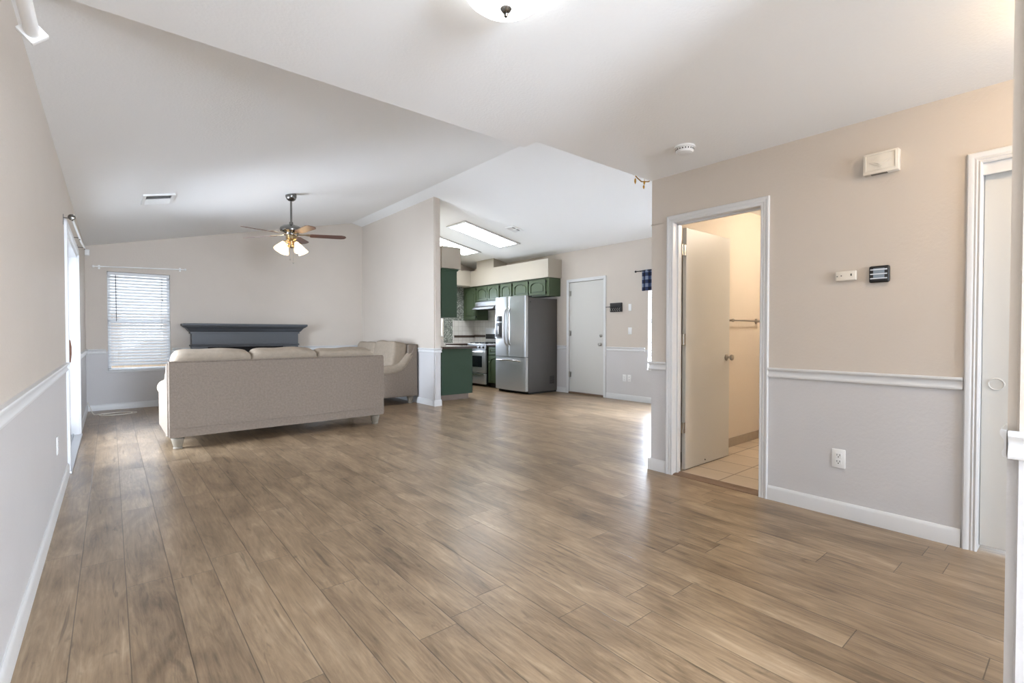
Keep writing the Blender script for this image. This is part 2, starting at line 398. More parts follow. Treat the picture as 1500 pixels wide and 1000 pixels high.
        for i in range(len(us) - 1):
            for j in range(len(zs) - 1):
                if not solid(i, j): continue
                a, b, c, d = us[i], us[i + 1], zs[j], zs[j + 1]
                for t in (0, 1): fs.append(s.bm.faces.new((V(a, c, t), V(b, c, t), V(b, d, t), V(a, d, t))))
                if not solid(i - 1, j): fs.append(s.bm.faces.new((V(a, c, 0), V(a, d, 0), V(a, d, 1), V(a, c, 1))))
                if not solid(i + 1, j): fs.append(s.bm.faces.new((V(b, c, 0), V(b, d, 0), V(b, d, 1), V(b, c, 1))))
                if not solid(i, j - 1): fs.append(s.bm.faces.new((V(a, c, 0), V(b, c, 0), V(b, c, 1), V(a, c, 1))))
                if not solid(i, j + 1): fs.append(s.bm.faces.new((V(a, d, 0), V(b, d, 0), V(b, d, 1), V(a, d, 1))))
        bmesh.ops.recalc_face_normals(s.bm, faces=fs)
        return s
    def build(s, name, m, parent=None, local=False, smooth=True, angle=35, origin=None):
        off = Vector((0, 0, 0))
        if parent is not None and not local: off = root_loc(parent)
        elif parent is None and origin is not None: off = Vector(origin)
        if off.length: bmesh.ops.translate(s.bm, vec=-off, verts=s.bm.verts)
        me = bpy.data.meshes.new(name); s.bm.to_mesh(me); s.bm.free()
        me.materials.append(m if not isinstance(m, str) else M_[m])
        if smooth:
            for p in me.polygons: p.use_smooth = True
            me.set_sharp_from_angle(angle=math.radians(angle))
        o = bpy.data.objects.new(name, me); col.objects.link(o)
        if parent is not None: o.parent = parent
        elif origin is not None: o.location = off
        return o

def tag(o, label, cat, group=None, kind=None):
    if label: o['label'] = label
    if cat: o['category'] = cat
    if group: o['group'] = group
    if kind: o['kind'] = kind
    return o
def thing(name, label, cat, loc=(0, 0, 0), rotz=0.0, group=None, kind=None):
    o = bpy.data.objects.new(name, None); col.objects.link(o); o.empty_display_size = 0.1
    o.location = loc; o.rotation_euler = (0, 0, rotz)
    return tag(o, label, cat, group, kind)
def struct(name, mb, m, label=None, cat=None):
    o = mb.build(name, m, smooth=not name.startswith(('wall', 'floor', 'ceiling'))); return tag(o, label, cat, None, 'structure')
def copy_tree(o, parent=None):
    c = o.copy(); col.objects.link(c); c.parent = parent
    for ch in list(o.children): copy_tree(ch, c)
    return c
def Rx(d): return Matrix.Rotation(math.radians(d), 4, 'X')
def Ry(d): return Matrix.Rotation(math.radians(d), 4, 'Y')
def Rz(d): return Matrix.Rotation(math.radians(d), 4, 'Z')
def T(x, y, z): return Matrix.Translation((x, y, z))

# ------------------------------------------------------------------ room shell
XL, XR, XF, YB, YK, YP, CZ = -0.281, 3.528, 6.853, 9.5, 9.7, 2.413, 2.44
RX, RZ = 3.72, 3.35                       # vault ridge
sL = (RZ - CZ) / (RX - XL); sR = (RZ - 2.73) / (XF - RX)
def vz(x): return RZ - sL * (RX - x) if x < RX else RZ - sR * (x - RX)

struct('floor', MB().box(-0.45, 7.02, -3.12, 9.86, -0.06, 0.0), 'floor', 'grey brown wood laminate plank floor', 'floor')
struct('floor_tile', MB().box(3.60, XF, 0.8, 2.36, -0.02, 0.004), 'bathtile', 'beige square tile floor beyond the open door', 'floor')

WIN1 = (-0.032, 0.745, 0.585, 2.09)
SL = (5.42, 7.30, 0.0, 2.03)
WINL = (1.05, 1.70, 0.95, 2.0)
DFAR = (5.67, 6.525, 0.0, 2.135)
WNOOK = (3.45, 4.735, 0.56, 2.20)
DB = (1.51, 2.195, 0.0, 2.05)
DC = (-0.9, 0.388, 0.0, 2.045)
WK = (5.0, 5.94, 1.10, 2.0)
struct('wall_left', MB().wall('X', XL, -0.43, -3.0, 9.65, 0, CZ, [SL, WINL]), 'wall', 'long left wall with chair rail and sliding door', 'wall')
b = MB().wall('Y', YB, 9.65, XL, 3.942, 0, CZ, [WIN1])
b.prism([(XL, CZ), (3.942, CZ), (3.942, vz(3.942)), (RX, RZ), (XL, vz(XL) + 1e-3)], 'XZ', YB, 9.65)
struct('wall_back', b, 'wall', 'end wall behind the mantel with blinds window', 'wall')
b = MB().prism([(3.942, 0), (4.055, 0), (4.055, vz(4.055)), (3.942, vz(3.942))], 'XZ', 6.67, 9.85)
bmesh.ops.bevel(b.bm, geom=[e for e in b.bm.edges if abs(e.verts[0].co.z - e.verts[1].co.z) > 1 and abs(e.verts[0].co.y - 6.67) < .01], offset=0.014, segments=6, affect='EDGES')
b.box(4.055, 4.33, 7.12, 9.7, 0, 2.62)
struct('wall_partition', b, 'wall', 'partition wall between living room and kitchen', 'wall')
b = MB().wall('Y', YK, 9.85, 4.055, 7.0, 0, 2.62, [WK])
b.prism([(4.055, 2.62), (7.0, 2.62), (7.0, vz(7.0)), (4.055, vz(4.055))], 'XZ', YK, 9.85)
struct('wall_kitchen', b, 'wall', 'kitchen end wall with tile behind counter', 'wall')
struct('wall_far', MB().wall('X', XF, 7.0, 0.7, 9.85, 0, 2.735, [DFAR, WNOOK]), 'wall', 'far right wall holding the white flat door', 'wall')
b = MB().wall('X', XR, 3.643, -1.9, YP, 0, CZ, [(DB[0] - .018, DB[1] + .018, 0, DB[3] + .018), (DC[0] - .018, DC[1] + .018, 0, DC[3] + .018)])
bmesh.ops.bevel(b.bm, geom=[e for e in b.bm.edges if abs(e.verts[0].co.z - e.verts[1].co.z) > .3 and all(abs(v.co.y - YP) < .01 and abs(v.co.x - XR) < .01 for v in e.verts)], offset=0.014, segments=6, affect='EDGES')
struct('wall_right', b, 'wall', 'right wall with open bathroom door and thermostat', 'wall')
b = MB().box(3.643, XF, 2.36, YP, 0, CZ)
struct('wall_bathroom', b, 'bathwall', 'bathroom wall behind towel bar', 'wall')
struct('wall_bathroom_front', MB().box(3.643, XF, 0.7, 0.8, 0, CZ), 'bathwall')
struct('wall_front', MB().wall('Y', -3.0, -3.1, -0.43, 1.69, 0, CZ, [(0.30, 1.55, 0.45, 2.1)]), 'wall')  # opening invented in this unseen wall to let the front fill in
b = MB().box(1.69, 1.81, -3.0, 0.137, 0, CZ)
bmesh.ops.bevel(b.bm, geom=[e for e in b.bm.edges if abs(e.verts[0].co.z - e.verts[1].co.z) > 1 and abs(e.verts[0].co.y - 0.137) < .01], offset=0.022, segments=5, affect='EDGES')
struct('wall_hall', b, 'wall', 'bullnose wall end at right edge of view', 'wall')
struct('wall_hall_end', MB().wall('Y', -1.8, -1.9, 1.81, XR, 0, CZ, [(2.1, 3.3, 0.3, 2.15)]), 'wall')  # opening added so the hall fill lamp reaches the room
# ceilings
b = MB()
b.box(-0.43, 2.215, -3.1, 2.50, CZ, 2.50); b.box(2.215, 7.0, -3.1, 2.37, CZ, 2.50)
b.prism([(2.215, CZ), (-0.43, CZ), (-0.43, CZ + .02), (-.2, vz(-0.2) + .02), (2.215, vz(2.215) + .02)], 'XZ', 2.50, 2.54)
b.box(2.175, 2.215, YP, 2.50, CZ + .003, vz(2.215))
b.prism([(2.215, CZ), (7.0, CZ), (7.0, vz(7.0) + .02), (RX, RZ + .02), (2.215, vz(2.215) + .02)], 'XZ', 2.37, YP)
b.prism([(-0.43, vz(-0.43)), (RX, RZ), (RX, RZ + .1), (-0.43, vz(-0.43) + .1)], 'XZ', 2.37, 9.86)
b.prism([(RX, RZ), (7.0, vz(7.0)), (7.0, vz(7.0) + .1), (RX, RZ + .1)], 'XZ', 2.37, 9.86)
struct('ceiling', b, 'ceil', 'flat white ceiling opening into a vaulted ceiling', 'ceiling')
# kitchen soffit (dropped drywall box over the cupboards) with duct chase
b = MB()
b.box(6.485, XF, 6.73, YK, 2.24, 2.60)
b.box(4.33, 6.485, 9.33, YK, 2.26, 2.60)
b.box(6.485, XF, 8.45, 9.10, 2.60, vz(6.853) + .12)
b.box(4.33, 4.71, 7.08, 9.33, 2.27, 2.64)
struct('trim_1', b, 'cream', 'cream drywall soffit above the green kitchen cabinets', 'soffit')
# backsplash
struct('wall_backsplash', MB().box(6.22, XF - .006, YK - .006, YK, 0.93, 1.46), 'whitetile')
struct('wall_backsplash_far', MB().box(XF - .006, XF, 7.8, YK, 0.93, 1.9), 'whitetile_y')
b = MB(); b.box(5.975, 6.22, YK - .006, YK, 0.93, 2.26); b.box(6.22, 6.60, YK - .006, YK, 1.46, 2.26)
struct('wall_mosaic', b, 'mosaic', 'grey green mosaic tile strip beside kitchen window', 'wall')
b = MB(); b.box(6.26, XF - .012, YK - .014, YK - .006, 1.055, 1.11); b.box(XF - .014, XF - .006, 8.0, YK - .014, 1.065, 1.12)
struct('trim_2', b, 'band', 'dark stone band across the white kitchen tile', 'trim')

# ------------------------------------------------------------------ chair rails, baseboards
RAIL = [(0, .850), (.011, .850), (.016, .856), (.016, .864), (.009, .872), (.007, .884), (.010, .894), (.018, .900), (.024, .906), (.024, .914), (.020, .918), (0, .918)]
BASE = [(0, 0), (.014, 0), (.014, .078), (.010, .090), (.005, .097), (0, .097)]
def run(b, prof, face, axis, sgn, a0, a1):
    # moulding along Y ('X' face) or along X ('Y' face)
    if axis == 'X': b.prism([(face + sgn * d, z) for d, z in prof], 'XZ', a0, a1)
    else: b.prism([(face + sgn * d, z) for d, z in prof], 'YZ', a0, a1)
    return b
tn = [2]
def rail(face, axis, sgn, a0, a1, label):
    tn[0] += 1; struct('trim_%d' % tn[0], run(MB(), RAIL, face, axis, sgn, a0, a1), 'trim', label, 'chair rail')
rail(XL, 'X', 1, WINL[1] + .06, 5.35, 'white chair rail along the left wall in front of sliding door')
rail(XL, 'X', 1, 7.38, YB, 'short white chair rail beyond the sliding door')
b = run(MB(), RAIL, YB, 'Y', -1, XL, WIN1[0] - .02); struct('trim_5', b, 'trim', 'short white chair rail left of the blinds window', 'chair rail')
b = run(MB(), RAIL, YB, 'Y', -1, WIN1[1] + .02, 3.942); struct('trim_6', b, 'trim', 'white chair rail on end wall behind the mantel', 'chair rail')
b = run(MB(), RAIL, 3.942, 'X', -1, 6.66, YB); run(b, RAIL, 6.67, 'Y', -1, 3.93, 4.067)
struct('trim_7', b, 'trim', 'white chair rail around the partition wall end', 'chair rail')
b = run(MB(), RAIL, XF, 'X', -1, 2.45, WNOOK[0] - .06); struct('trim_8', b, 'trim')
b = run(MB(), RAIL, XF, 'X', -1, 4.79, 5.605); struct('trim_9', b, 'trim', 'white chair rail right of the far flat door', 'chair rail')
b = run(MB(), RAIL, XF, 'X', -1, 6.59, 6.84); struct('trim_10', b, 'trim', 'short white chair rail between fridge and far door', 'chair rail')
b = run(MB(), RAIL, XR, 'X', -1, 0.452, 1.452); struct('trim_11', b, 'trim', 'white chair rail below the thermostat', 'chair rail')
b = run(MB(), RAIL, XR, 'X', -1, 2.255, YP + .012); run(b, RAIL, YP, 'Y', 1, XR - .012, 4.2)
struct('trim_12', b, 'trim', 'short white chair rail left of the open door', 'chair rail')
b = run(MB(), [(d * .8, z) for d, z in RAIL], 1.69, 'X', -1, -2.9, 0.137 - .004); run(b, [(d * .5, z) for d, z in RAIL], 0.137, 'Y', 1, 1.69 + .004, 1.812)
struct('trim_13', b, 'trim', 'white chair rail on the wall end at right edge', 'chair rail')
tn[0] = 13
struct('baseboard_left', run(run(MB(), BASE, XL, 'X', 1, -3, 5.34), BASE, XL, 'X', 1, 7.38, YB), 'trim', 'white baseboard along the left wall', 'baseboard')
struct('baseboard_back', run(MB(), BASE, YB, 'Y', -1, XL, 3.942), 'trim', 'white baseboard under the blinds window', 'baseboard')
b = run(MB(), BASE, 3.942, 'X', -1, 6.658, YB); run(b, BASE, 6.67, 'Y', -1, 3.93, 4.067); run(b, BASE, 4.055, 'X', 1, 6.658, 7.12)
struct('baseboard_partition', b, 'trim', 'white baseboard around the partition end', 'baseboard')
b = run(MB(), BASE, XF, 'X', -1, 2.43, 5.605); run(b, BASE, XF, 'X', -1, 6.59, 7.0)
struct('baseboard_far', b, 'trim', 'white baseboard on far wall either side of flat door', 'baseboard')
b = run(MB(), BASE, XR, 'X', -1, 0.452, 1.452); struct('baseboard_right', b, 'trim', 'white baseboard below the wall outlet on right', 'baseboard')
b = run(MB(), BASE, XR, 'X', -1, 2.255, YP + .012); run(b, BASE, YP, 'Y', 1, XR - .012, 6.8); struct('baseboard_corner', b, 'trim', 'short white baseboard left of the open door', 'baseboard')
struct('baseboard_hall', run(run(MB(), BASE, 1.69, 'X', -1, -2.9, .149), BASE, .137, 'Y', 1, 1.678, 1.822), 'trim')
struct('baseboard_bathroom', run(MB(), [(0, 0), (.01, 0), (.01, .092), (0, .092)], 2.36, 'Y', -1, 3.65, XF), 'bathbase', 'stone tile base strip in the bathroom', 'baseboard')

CAS = [(0, 0), (0, .011), (.006, .015), (.018, .012), (.024, .016), (.036, .014), (.044, .019), (.054, .019), (.058, .015), (.058, 0)]
def casing3(b, mapf, a0, a1, z1, prof=CAS):
    return b.strip(lambda w: [(a0 - w, 0), (a0 - w, z1 + w), (a1 + w, z1 + w), (a1 + w, 0)], prof, mapf)
def casing4(b, mapf, a0, a1, z0, z1, prof=CAS):
    return b.strip(lambda w: [(a0 - w, z0 - w), (a0 - w, z1 + w), (a1 + w, z1 + w), (a1 + w, z0 - w)], prof, mapf, closed=True)

# ------------------------------------------------------------------ door_1: bathroom, standing open
d1 = thing('door_1', 'white flush interior door standing open into the tiled bathroom', 'door', (XR, 1.85, 0), kind='structure')
b = casing3(MB(), lambda a, z, d: (XR - d, a, z), DB[0], DB[1], DB[3]); b.build('door_casing', 'trim', d1)
b = MB()   # jamb lining with stop
b.box(XR, 3.643, DB[1], DB[1] + .018, 0, DB[3]); b.box(XR, 3.643, DB[0] - .018, DB[0], 0, DB[3]); b.box(XR, 3.643, DB[0] - .018, DB[1] + .018, DB[3], DB[3] + .018)
b.box(3.575, 3.60, DB[1] - .012, DB[1], 0, DB[3]); b.box(3.575, 3.60, DB[0], DB[0] + .012, 0, DB[3]); b.box(3.575, 3.60, DB[0], DB[1], DB[3] - .012, DB[3])
b.build('door_jamb', 'trim', d1)
leaf = MB().box(3.700, 4.452, 2.185, 2.220, 0.012, 2.035, 0.002, 1).build('door_leaf', 'door', d1)
for z in (0.365, 1.105, 1.847):
    b = MB(); b.tube([(3.672, 2.19, z - .045), (3.672, 2.19, z + .045)], .007); b.box(3.672, 3.702, 2.187, 2.190, z - .045, z + .045); b.box(3.645, 3.672, 2.190, 2.193, z - .045, z + .045)
    b.build('hinge', 'nickel', d1)
KNOB = [(.031, 0), (.031, .006), (.024, .010), (.011, .014), (.010, .030), (.016, .036), (.026, .044), (.028, .054), (.024, .064), (.012, .069), (0, .070)]
b = MB(); b.lathe(KNOB, 24, T(4.392, 2.185, 0.934) @ Rx(90)); b.lathe(KNOB, 24, T(4.392, 2.220, 0.934) @ Rx(-90)); b.build('door_knob', 'nickel', leaf)
MB().lathe([(.006, 0), (.006, .004), (0, .005)], 12, T(4.02, 2.185, 0.045) @ Rx(90)).build('door_stop', 'black', leaf)
struct('trim_14', MB().prism([(3.528, 0), (3.645, 0), (3.645, .007), (3.62, .010), (3.55, .010), (3.53, .005)], 'XZ', DB[0], DB[1]), 'bristle', 'brown threshold strip under the open door', 'trim')

# ------------------------------------------------------------------ door_2: far flat door
d2 = thing('door_2', 'white flat exterior door closed in far wall beside fridge', 'door', (XF, 6.1, 0), kind='structure')
casing3(MB(), lambda a, z, d: (XF - d, a, z), DFAR[0], DFAR[1], DFAR[3]).build('door_casing', 'trim', d2)
leaf = MB().box(XF + .003, XF + .045, DFAR[0] + .006, DFAR[1] - .006, .035, DFAR[3] - .006, .002, 1).build('door_leaf', 'door', d2)
MB().box(XF - .02, XF + .10, DFAR[0], DFAR[1], 0, .03, .004).build('door_sill', 'bristle', d2)
b = MB(); b.box(XF + .046, 7.0, DFAR[0], DFAR[1], 0, DFAR[3]); b.build('door_backing', 'door', d2)
for z in (0.363, 1.157, 1.923):
    b = MB(); b.tube([(XF - .004, 6.522, z - .055), (XF - .004, 6.522, z + .055)], .010); b.box(XF, XF + .003, 6.47, 6.52, z - .05, z + .05); b.build('hinge', 'nickel', d2)
MB().lathe(KNOB, 24, T(XF + .003, 5.735, .955) @ Ry(-90)).build('door_knob', 'nickel', leaf)
MB().lathe([(.030, 0), (.030, .012), (.022, .018), (.014, .019), (.014, .028), (0, .029)], 20, T(XF + .003, 5.735, 1.115) @ Ry(-90)).build('deadbolt', 'nickel', leaf)

# ------------------------------------------------------------------ door_3: glass slider on the left wall
d3 = thing('door_3', 'white sliding glass patio door in the left wall', 'door', (XL, 6.36, 0), kind='structure')
casing3(MB(), lambda a, z, d: (XL + d, a, z), SL[0], SL[1], SL[3], [(0, 0), (0, .018), (.055, .018), (.058, .015), (.058, 0)]).build('door_casing', 'vinyl', d3)
b = MB(); b.box(-.43, XL, SL[0], SL[0] + .025, 0, SL[3]); b.box(-.43, XL, SL[1] - .025, SL[1], 0, SL[3]); b.box(-.43, XL, SL[0], SL[1], SL[3] - .03, SL[3])
b.build('door_frame', 'vinyl', d3)
b = MB(); b.box(-.43, XL + .026, SL[0] - .06, SL[1] + .04, 0, .022, .004); b.box(-.335, -.325, SL[0], SL[1], .022, .036); b.box(-.385, -.375, SL[0], SL[1], .022, .036)
b.build('door_track', 'alum', d3)
for nm, xa, ya, yb in (('sliding_panel', -.345, 5.445, 6.42), ('fixed_panel', -.395, 6.33, 7.275)):
    b = MB(); b.box(xa, xa + .035, ya, ya + .065, .037, 2.0, .004); b.box(xa, xa + .035, yb - .065, yb, .037, 2.0, .004)
    b.box(xa, xa + .035, ya, yb, .037, .13, .004); b.box(xa, xa + .035, ya, yb, 1.93, 2.0, .004)
    p = b.build(nm, 'vinyl', d3)
    MB().box(xa + .014, xa + .020, ya + .06, yb - .06, .12, 1.94).build('glass_pane', 'glass', p)
    if nm == 'sliding_panel':
        b = MB(); b.tube([(xa + .035, 5.475, .90), (xa + .075, 5.475, .92), (xa + .080, 5.475, .98), (xa + .080, 5.475, 1.04), (xa + .075, 5.475, 1.09), (xa + .035, 5.475, 1.11)], .014)
        tag(b.build('door_handle', 'brown', p), 'brown wooden pull handle', None)
        MB().box(xa + .035, xa + .06, 5.50, 5.52, .99, 1.03, .003).build('latch', 'nickel', p)

# ------------------------------------------------------------------ door_4: closet
d4 = thing('door_4', 'cream sliding closet door with round recessed pull at right', 'door', (XR, -.25, 0), kind='structure')
CAS2 = [(0, 0), (0, .012), (.008, .016), (.016, .011), (.022, .016), (.030, .012), (.036, .017), (.046, .020), (.054, .020), (.060, .014), (.060, 0)]
casing3(MB(), lambda a, z, d: (XR - d, a, z), DC[0], DC[1], DC[3], CAS2).build('door_casing', 'trim', d4)
b = MB(); b.box(XR, 3.643, DC[1], DC[1] + .018, 0, DC[3]); b.box(XR, 3.643, DC[0] - .018, DC[0], 0, DC[3]); b.box(XR + .0, 3.643, DC[0], DC[1], DC[3], DC[3] + .018)
b.box(XR + .004, XR + .022, DC[0], DC[1], 1.985, DC[3]); b.build('door_jamb', 'trim', d4)
leaf = MB().box(XR + .050, XR + .085, -.42, DC[1] - .002, .022, 2.035, .002, 1).build('door_leaf', 'door', d4)
MB().box(XR + .100, XR + .112, DC[0], -.30, .022, 2.035).build('rear_leaf', 'door', d4)
MB().lathe([(.033, 0), (.033, .004), (.029, .0055), (.026, .0025), (0, .0015)], 28, T(XR + .050, .330, .888) @ Ry(-90)).build('finger_pull', 'pull', leaf)

# ------------------------------------------------------------------ windows
def window(name, label, axis, face, back, rect, mid=True, flip=1):
    a0, a1, z0, z1 = rect
    loc = (face, (a0 + a1) / 2, z0) if axis == 'X' else ((a0 + a1) / 2, face, z0)
    o = thing(name, label, 'window', loc, kind='structure')
    s = 1 if back > face else -1
    g0, g1 = sorted((back - s * .06, back - s * .02))
    def bx(b, u0, u1, p0, p1, zz0, zz1, bev=.003):
        p0, p1 = sorted((p0, p1))
        return b.box(p0, p1, u0, u1, zz0, zz1, bev) if axis == 'X' else b.box(u0, u1, p0, p1, zz0, zz1, bev)
    b = MB(); t = .04
    bx(b, a0, a0 + t, g0, g1, z0, z1); bx(b, a1 - t, a1, g0, g1, z0, z1); bx(b, a0, a1, g0, g1, z0, z0 + t); bx(b, a0, a1, g0, g1, z1 - t, z1)
    if mid: zm = (z0 + z1) / 2; bx(b, a0, a1, g0, g1, zm - .03, zm + .03)
    b.build('window_frame', 'vinyl', o)
    gm = (g0 + g1) / 2
    bx(MB(), a0 + .03, a1 - .03, gm - .003, gm + .003, z0 + .03, z1 - .03, 0).build('glass_pane', 'glass', o)
    b = MB(); bx(b, a0 - .02, a1 + .02, face - s * .018, face + s * .085, z0 - .022, z0 + .004, .004); b.build('window_sill', 'trim', o)
    return o
window('window_1', 'bright window with white blinds left of the mantel', 'Y', YB, 9.65, WIN1)
window('window_2', 'narrow strip of window with blinds behind the corner', 'X', XF, 7.0, WNOOK)
window('window_3', 'kitchen window over the counter beside mosaic tile', 'Y', YK, 9.85, WK)
window('window_4', None, 'X', XL, -.43, WINL)
window('added_window_6', None, 'Y', -1.8, -1.9, (2.1, 3.3, 0.3, 2.15))  # unseen window, added for the hall fill lamp
window('added_window_5', None, 'Y', -3.0, -3.1, (0.30, 1.55, 0.45, 2.1))  # unseen window, added for the front fill lamp

def blinds(name, label, axis, face, s, rect, pitch=.046, tilt=48):
    a0, a1, z0, z1 = rect; L_ = a1 - a0
    loc = (face, (a0 + a1) / 2, z0) if axis == 'X' else ((a0 + a1) / 2, face, z0)
    o = thing(name, label, 'blinds', loc)
    c = face + s * .04
    def bx(b, u0, u1, p0, p1, zz0, zz1, bev=.002):
        p0, p1 = sorted((p0, p1))
        return b.box(p0, p1, u0, u1, zz0, zz1, bev) if axis == 'X' else b.box(u0, u1, p0, p1, zz0, zz1, bev)
    bx(MB(), a0 + .006, a1 - .006, c - .028, c + .028, z1 - .05, z1 - .004).build('head_rail', 'slat', o)
    b = MB(); z = z1 - .075
    dw = .024 * math.cos(math.radians(tilt)); dz = .024 * math.sin(math.radians(tilt)); th = .0028
    while z > z0 + .05:
        # a slat: slightly crowned strip, room edge low
        pr = [(-s * dw, -dz), (0, .003), (s * dw, dz), (s * dw, dz - th), (0, .003 - th), (-s * dw, -dz - th)]
        pts = [(c + p, z + q) for p, q in pr]
        b.prism(pts, 'XZ' if axis == 'X' else 'YZ', a0 + .008, a1 - .008); z -= pitch
    b.build('slats', 'slat', o)
    bx(MB(), a0 + .008, a1 - .008, c - .024, c + .024, z0 + .008, z0 + .028).build('bottom_rail', 'slat', o)
    for f in (.16, .84):
        b = MB()
        u = a0 + f * L_
        q = (lambda zz, du=0: (c - s * .028, u + du, zz) if axis == 'X' else (u + du, c - s * .028, zz))
        b.tube([q(z1 - .03), q(z0 + .02)], .0016, 6); b.build('ladder_cord', 'cord', o)
    u = a0 + .13 * L_
    q = (lambda zz, uu: (c - s * .034, uu, zz) if axis == 'X' else (uu, c - s * .034, zz))
    MB().tube([q(z1 - .05, u), q(z1 - .75, u + .004)], .005, 8).build('tilt_wand', 'wand', o)
    for k in range(2):
        b = MB(); uu = a1 - .10 - .012 * k
        b.tube([q(z1 - .05, uu), q(z1 - .40 - .42 * k, uu)], .0015, 6); b.lathe([(.002, .03), (.006, .0), (.006, -.006), (0, -.008)], 10, T(*q(z1 - .42 - .42 * k, uu))); b.build('pull_cord', 'wand', o)
    return o
blinds('window_blinds', 'white horizontal blinds hanging in window beside the mantel', 'Y', YB, 1, (WIN1[0], WIN1[1], WIN1[2], WIN1[3]))
blinds('window_blinds', 'white blinds glimpsed below the plaid valance', 'X', XF, 1, WNOOK)

# valance on rod in the nook
v = thing('window_valance', 'blue plaid valance hanging on a dark rod', 'valance', (6.80, 4.1, 2.2))
b = MB(); ys = [4.82 - i * .02 for i in range(72)]
front = [(6.80 + .014 * math.sin(i * 1.05), y) for i, y in enumerate(ys)]
for z0, z1 in ((1.86, 2.205),):
    A = [b.bm.verts.new((x, y, z0)) for x, y in front]; B = [b.bm.verts.new((x, y, z1)) for x, y in front]
    A2 = [b.bm.verts.new((x + .004, y, z0)) for x, y in front]; B2 = [b.bm.verts.new((x + .004, y, z1)) for x, y in front]
    for i in range(len(front) - 1):
        b.bm.faces.new((A[i], A[i + 1], B[i + 1], B[i])); b.bm.faces.new((A2[i + 1], A2[i], B2[i], B2[i + 1]))
        b.bm.faces.new((A[i], A2[i], A2[i + 1], A[i + 1])); b.bm.faces.new((B[i], B[i + 1], B2[i + 1], B2[i]))
    b.bm.faces.new((A[0], B[0], B2[0], A2[0])); b.bm.faces.new((A[-1], A2[-1], B2[-1], B[-1]))
b.build('valance_cloth', 'plaid', v)
b = MB(); b.tube([(6.80, 4.93, 2.19), (6.80, 3.3, 2.19)], .008); b.lathe([(.006, 0), (.016, .008), (.018, .018), (.012, .03), (0, .034)], 16, T(6.80, 4.93, 2.19) @ Rx(-90))
b.tube([(6.80, 4.88, 2.19), (XF, 4.88, 2.19)], .006)
b.build('valance_rod', 'black', v)

# curtain rods
r1 = thing('curtain_rod', 'white curtain rod above the sliding glass door', 'curtain rod', (-.22, 6.3, 2.1))
MB().tube([(-.226, 5.19, 2.072), (-.219, 6.6, 2.085), (-.214, 7.42, 2.128)], .009, 14).build('rod', 'rod', r1)
tag(MB().lathe([(.008, 0), (.020, .004), (.024, .012), (.020, .020), (.008, .024), (0, .025)], 24, T(-.226, 5.19, 2.072) @ Rx(90)).build('finial', 'gunmetal', r1), 'dark round finial', None)
for y, z, x in ((5.26, 2.073, -.226), (6.35, 2.083, -.221), (7.36, 2.125, -.215)):
    b = MB(); b.tube([(XL, y, z + .004), (x, y, z + .004)], .004, 8); b.box(XL, XL + .004, y - .012, y + .012, z - .05, z + .03); b.tube([(x, y, z + .018), (x, y, z - .016)], .005, 8)
    b.build('bracket', 'gunmetal', r1)
r2 = thing('curtain_rod', 'white curtain rod with square finial at top left corner', 'curtain rod', (-.18, 1.0, 2.1))
MB().tube([(-.18, 2.15, 2.105), (-.18, 1.55, 2.105)], .019, 18).build('inner_rod', 'rod', r2)
MB().tube([(-.18, 1.62, 2.105), (-.18, -.35, 2.105)], .0225, 18).build('outer_rod', 'rod', r2)
b = MB(); mt = T(-.18, 2.165, 2.108) @ Ry(45)
b.box(-.028, .028, -.012, .012, -.028, .028, .004, 2, mt); b.box(-.02, .02, .008, .02, -.02, .02, .006, 2, mt); b.build('finial', 'rod', r2)
b = MB(); b.tube([(XL, 1.72, 2.13), (-.18, 1.72, 2.13)], .006, 8); b.box(XL, XL + .005, 1.70, 1.74, 2.06, 2.16); b.build('bracket', 'gunmetal', r2)
r3 = thing('curtain_rod', 'thin white curtain rod across the blinds window top', 'curtain rod', (.37, 9.43, 2.17))
MB().tube([(-.17, 9.43, 2.143), (.4, 9.43, 2.166), (.93, 9.43, 2.185)], .009, 12).build('rod', 'rod', r3)
for x, z in ((-.17, 2.143), (.93, 2.185)):
    s_ = -1 if x < 0 else 1
    MB().lathe([(.009, 0), (.017, .006), (.017, .02), (.008, .03), (0, .031)], 14, T(x, 9.43, z) @ Ry(90 * s_)).build('finial', 'rod', r3)
    b = MB(); b.tube([(x - s_ * .05, 9.43, z), (x - s_ * .05, YB, z)], .006, 8); b.box(x - s_ * .05 - .012, x - s_ * .05 + .012, YB - .004, YB, z - .03, z + .03); b.build('bracket', 'rod', r3)

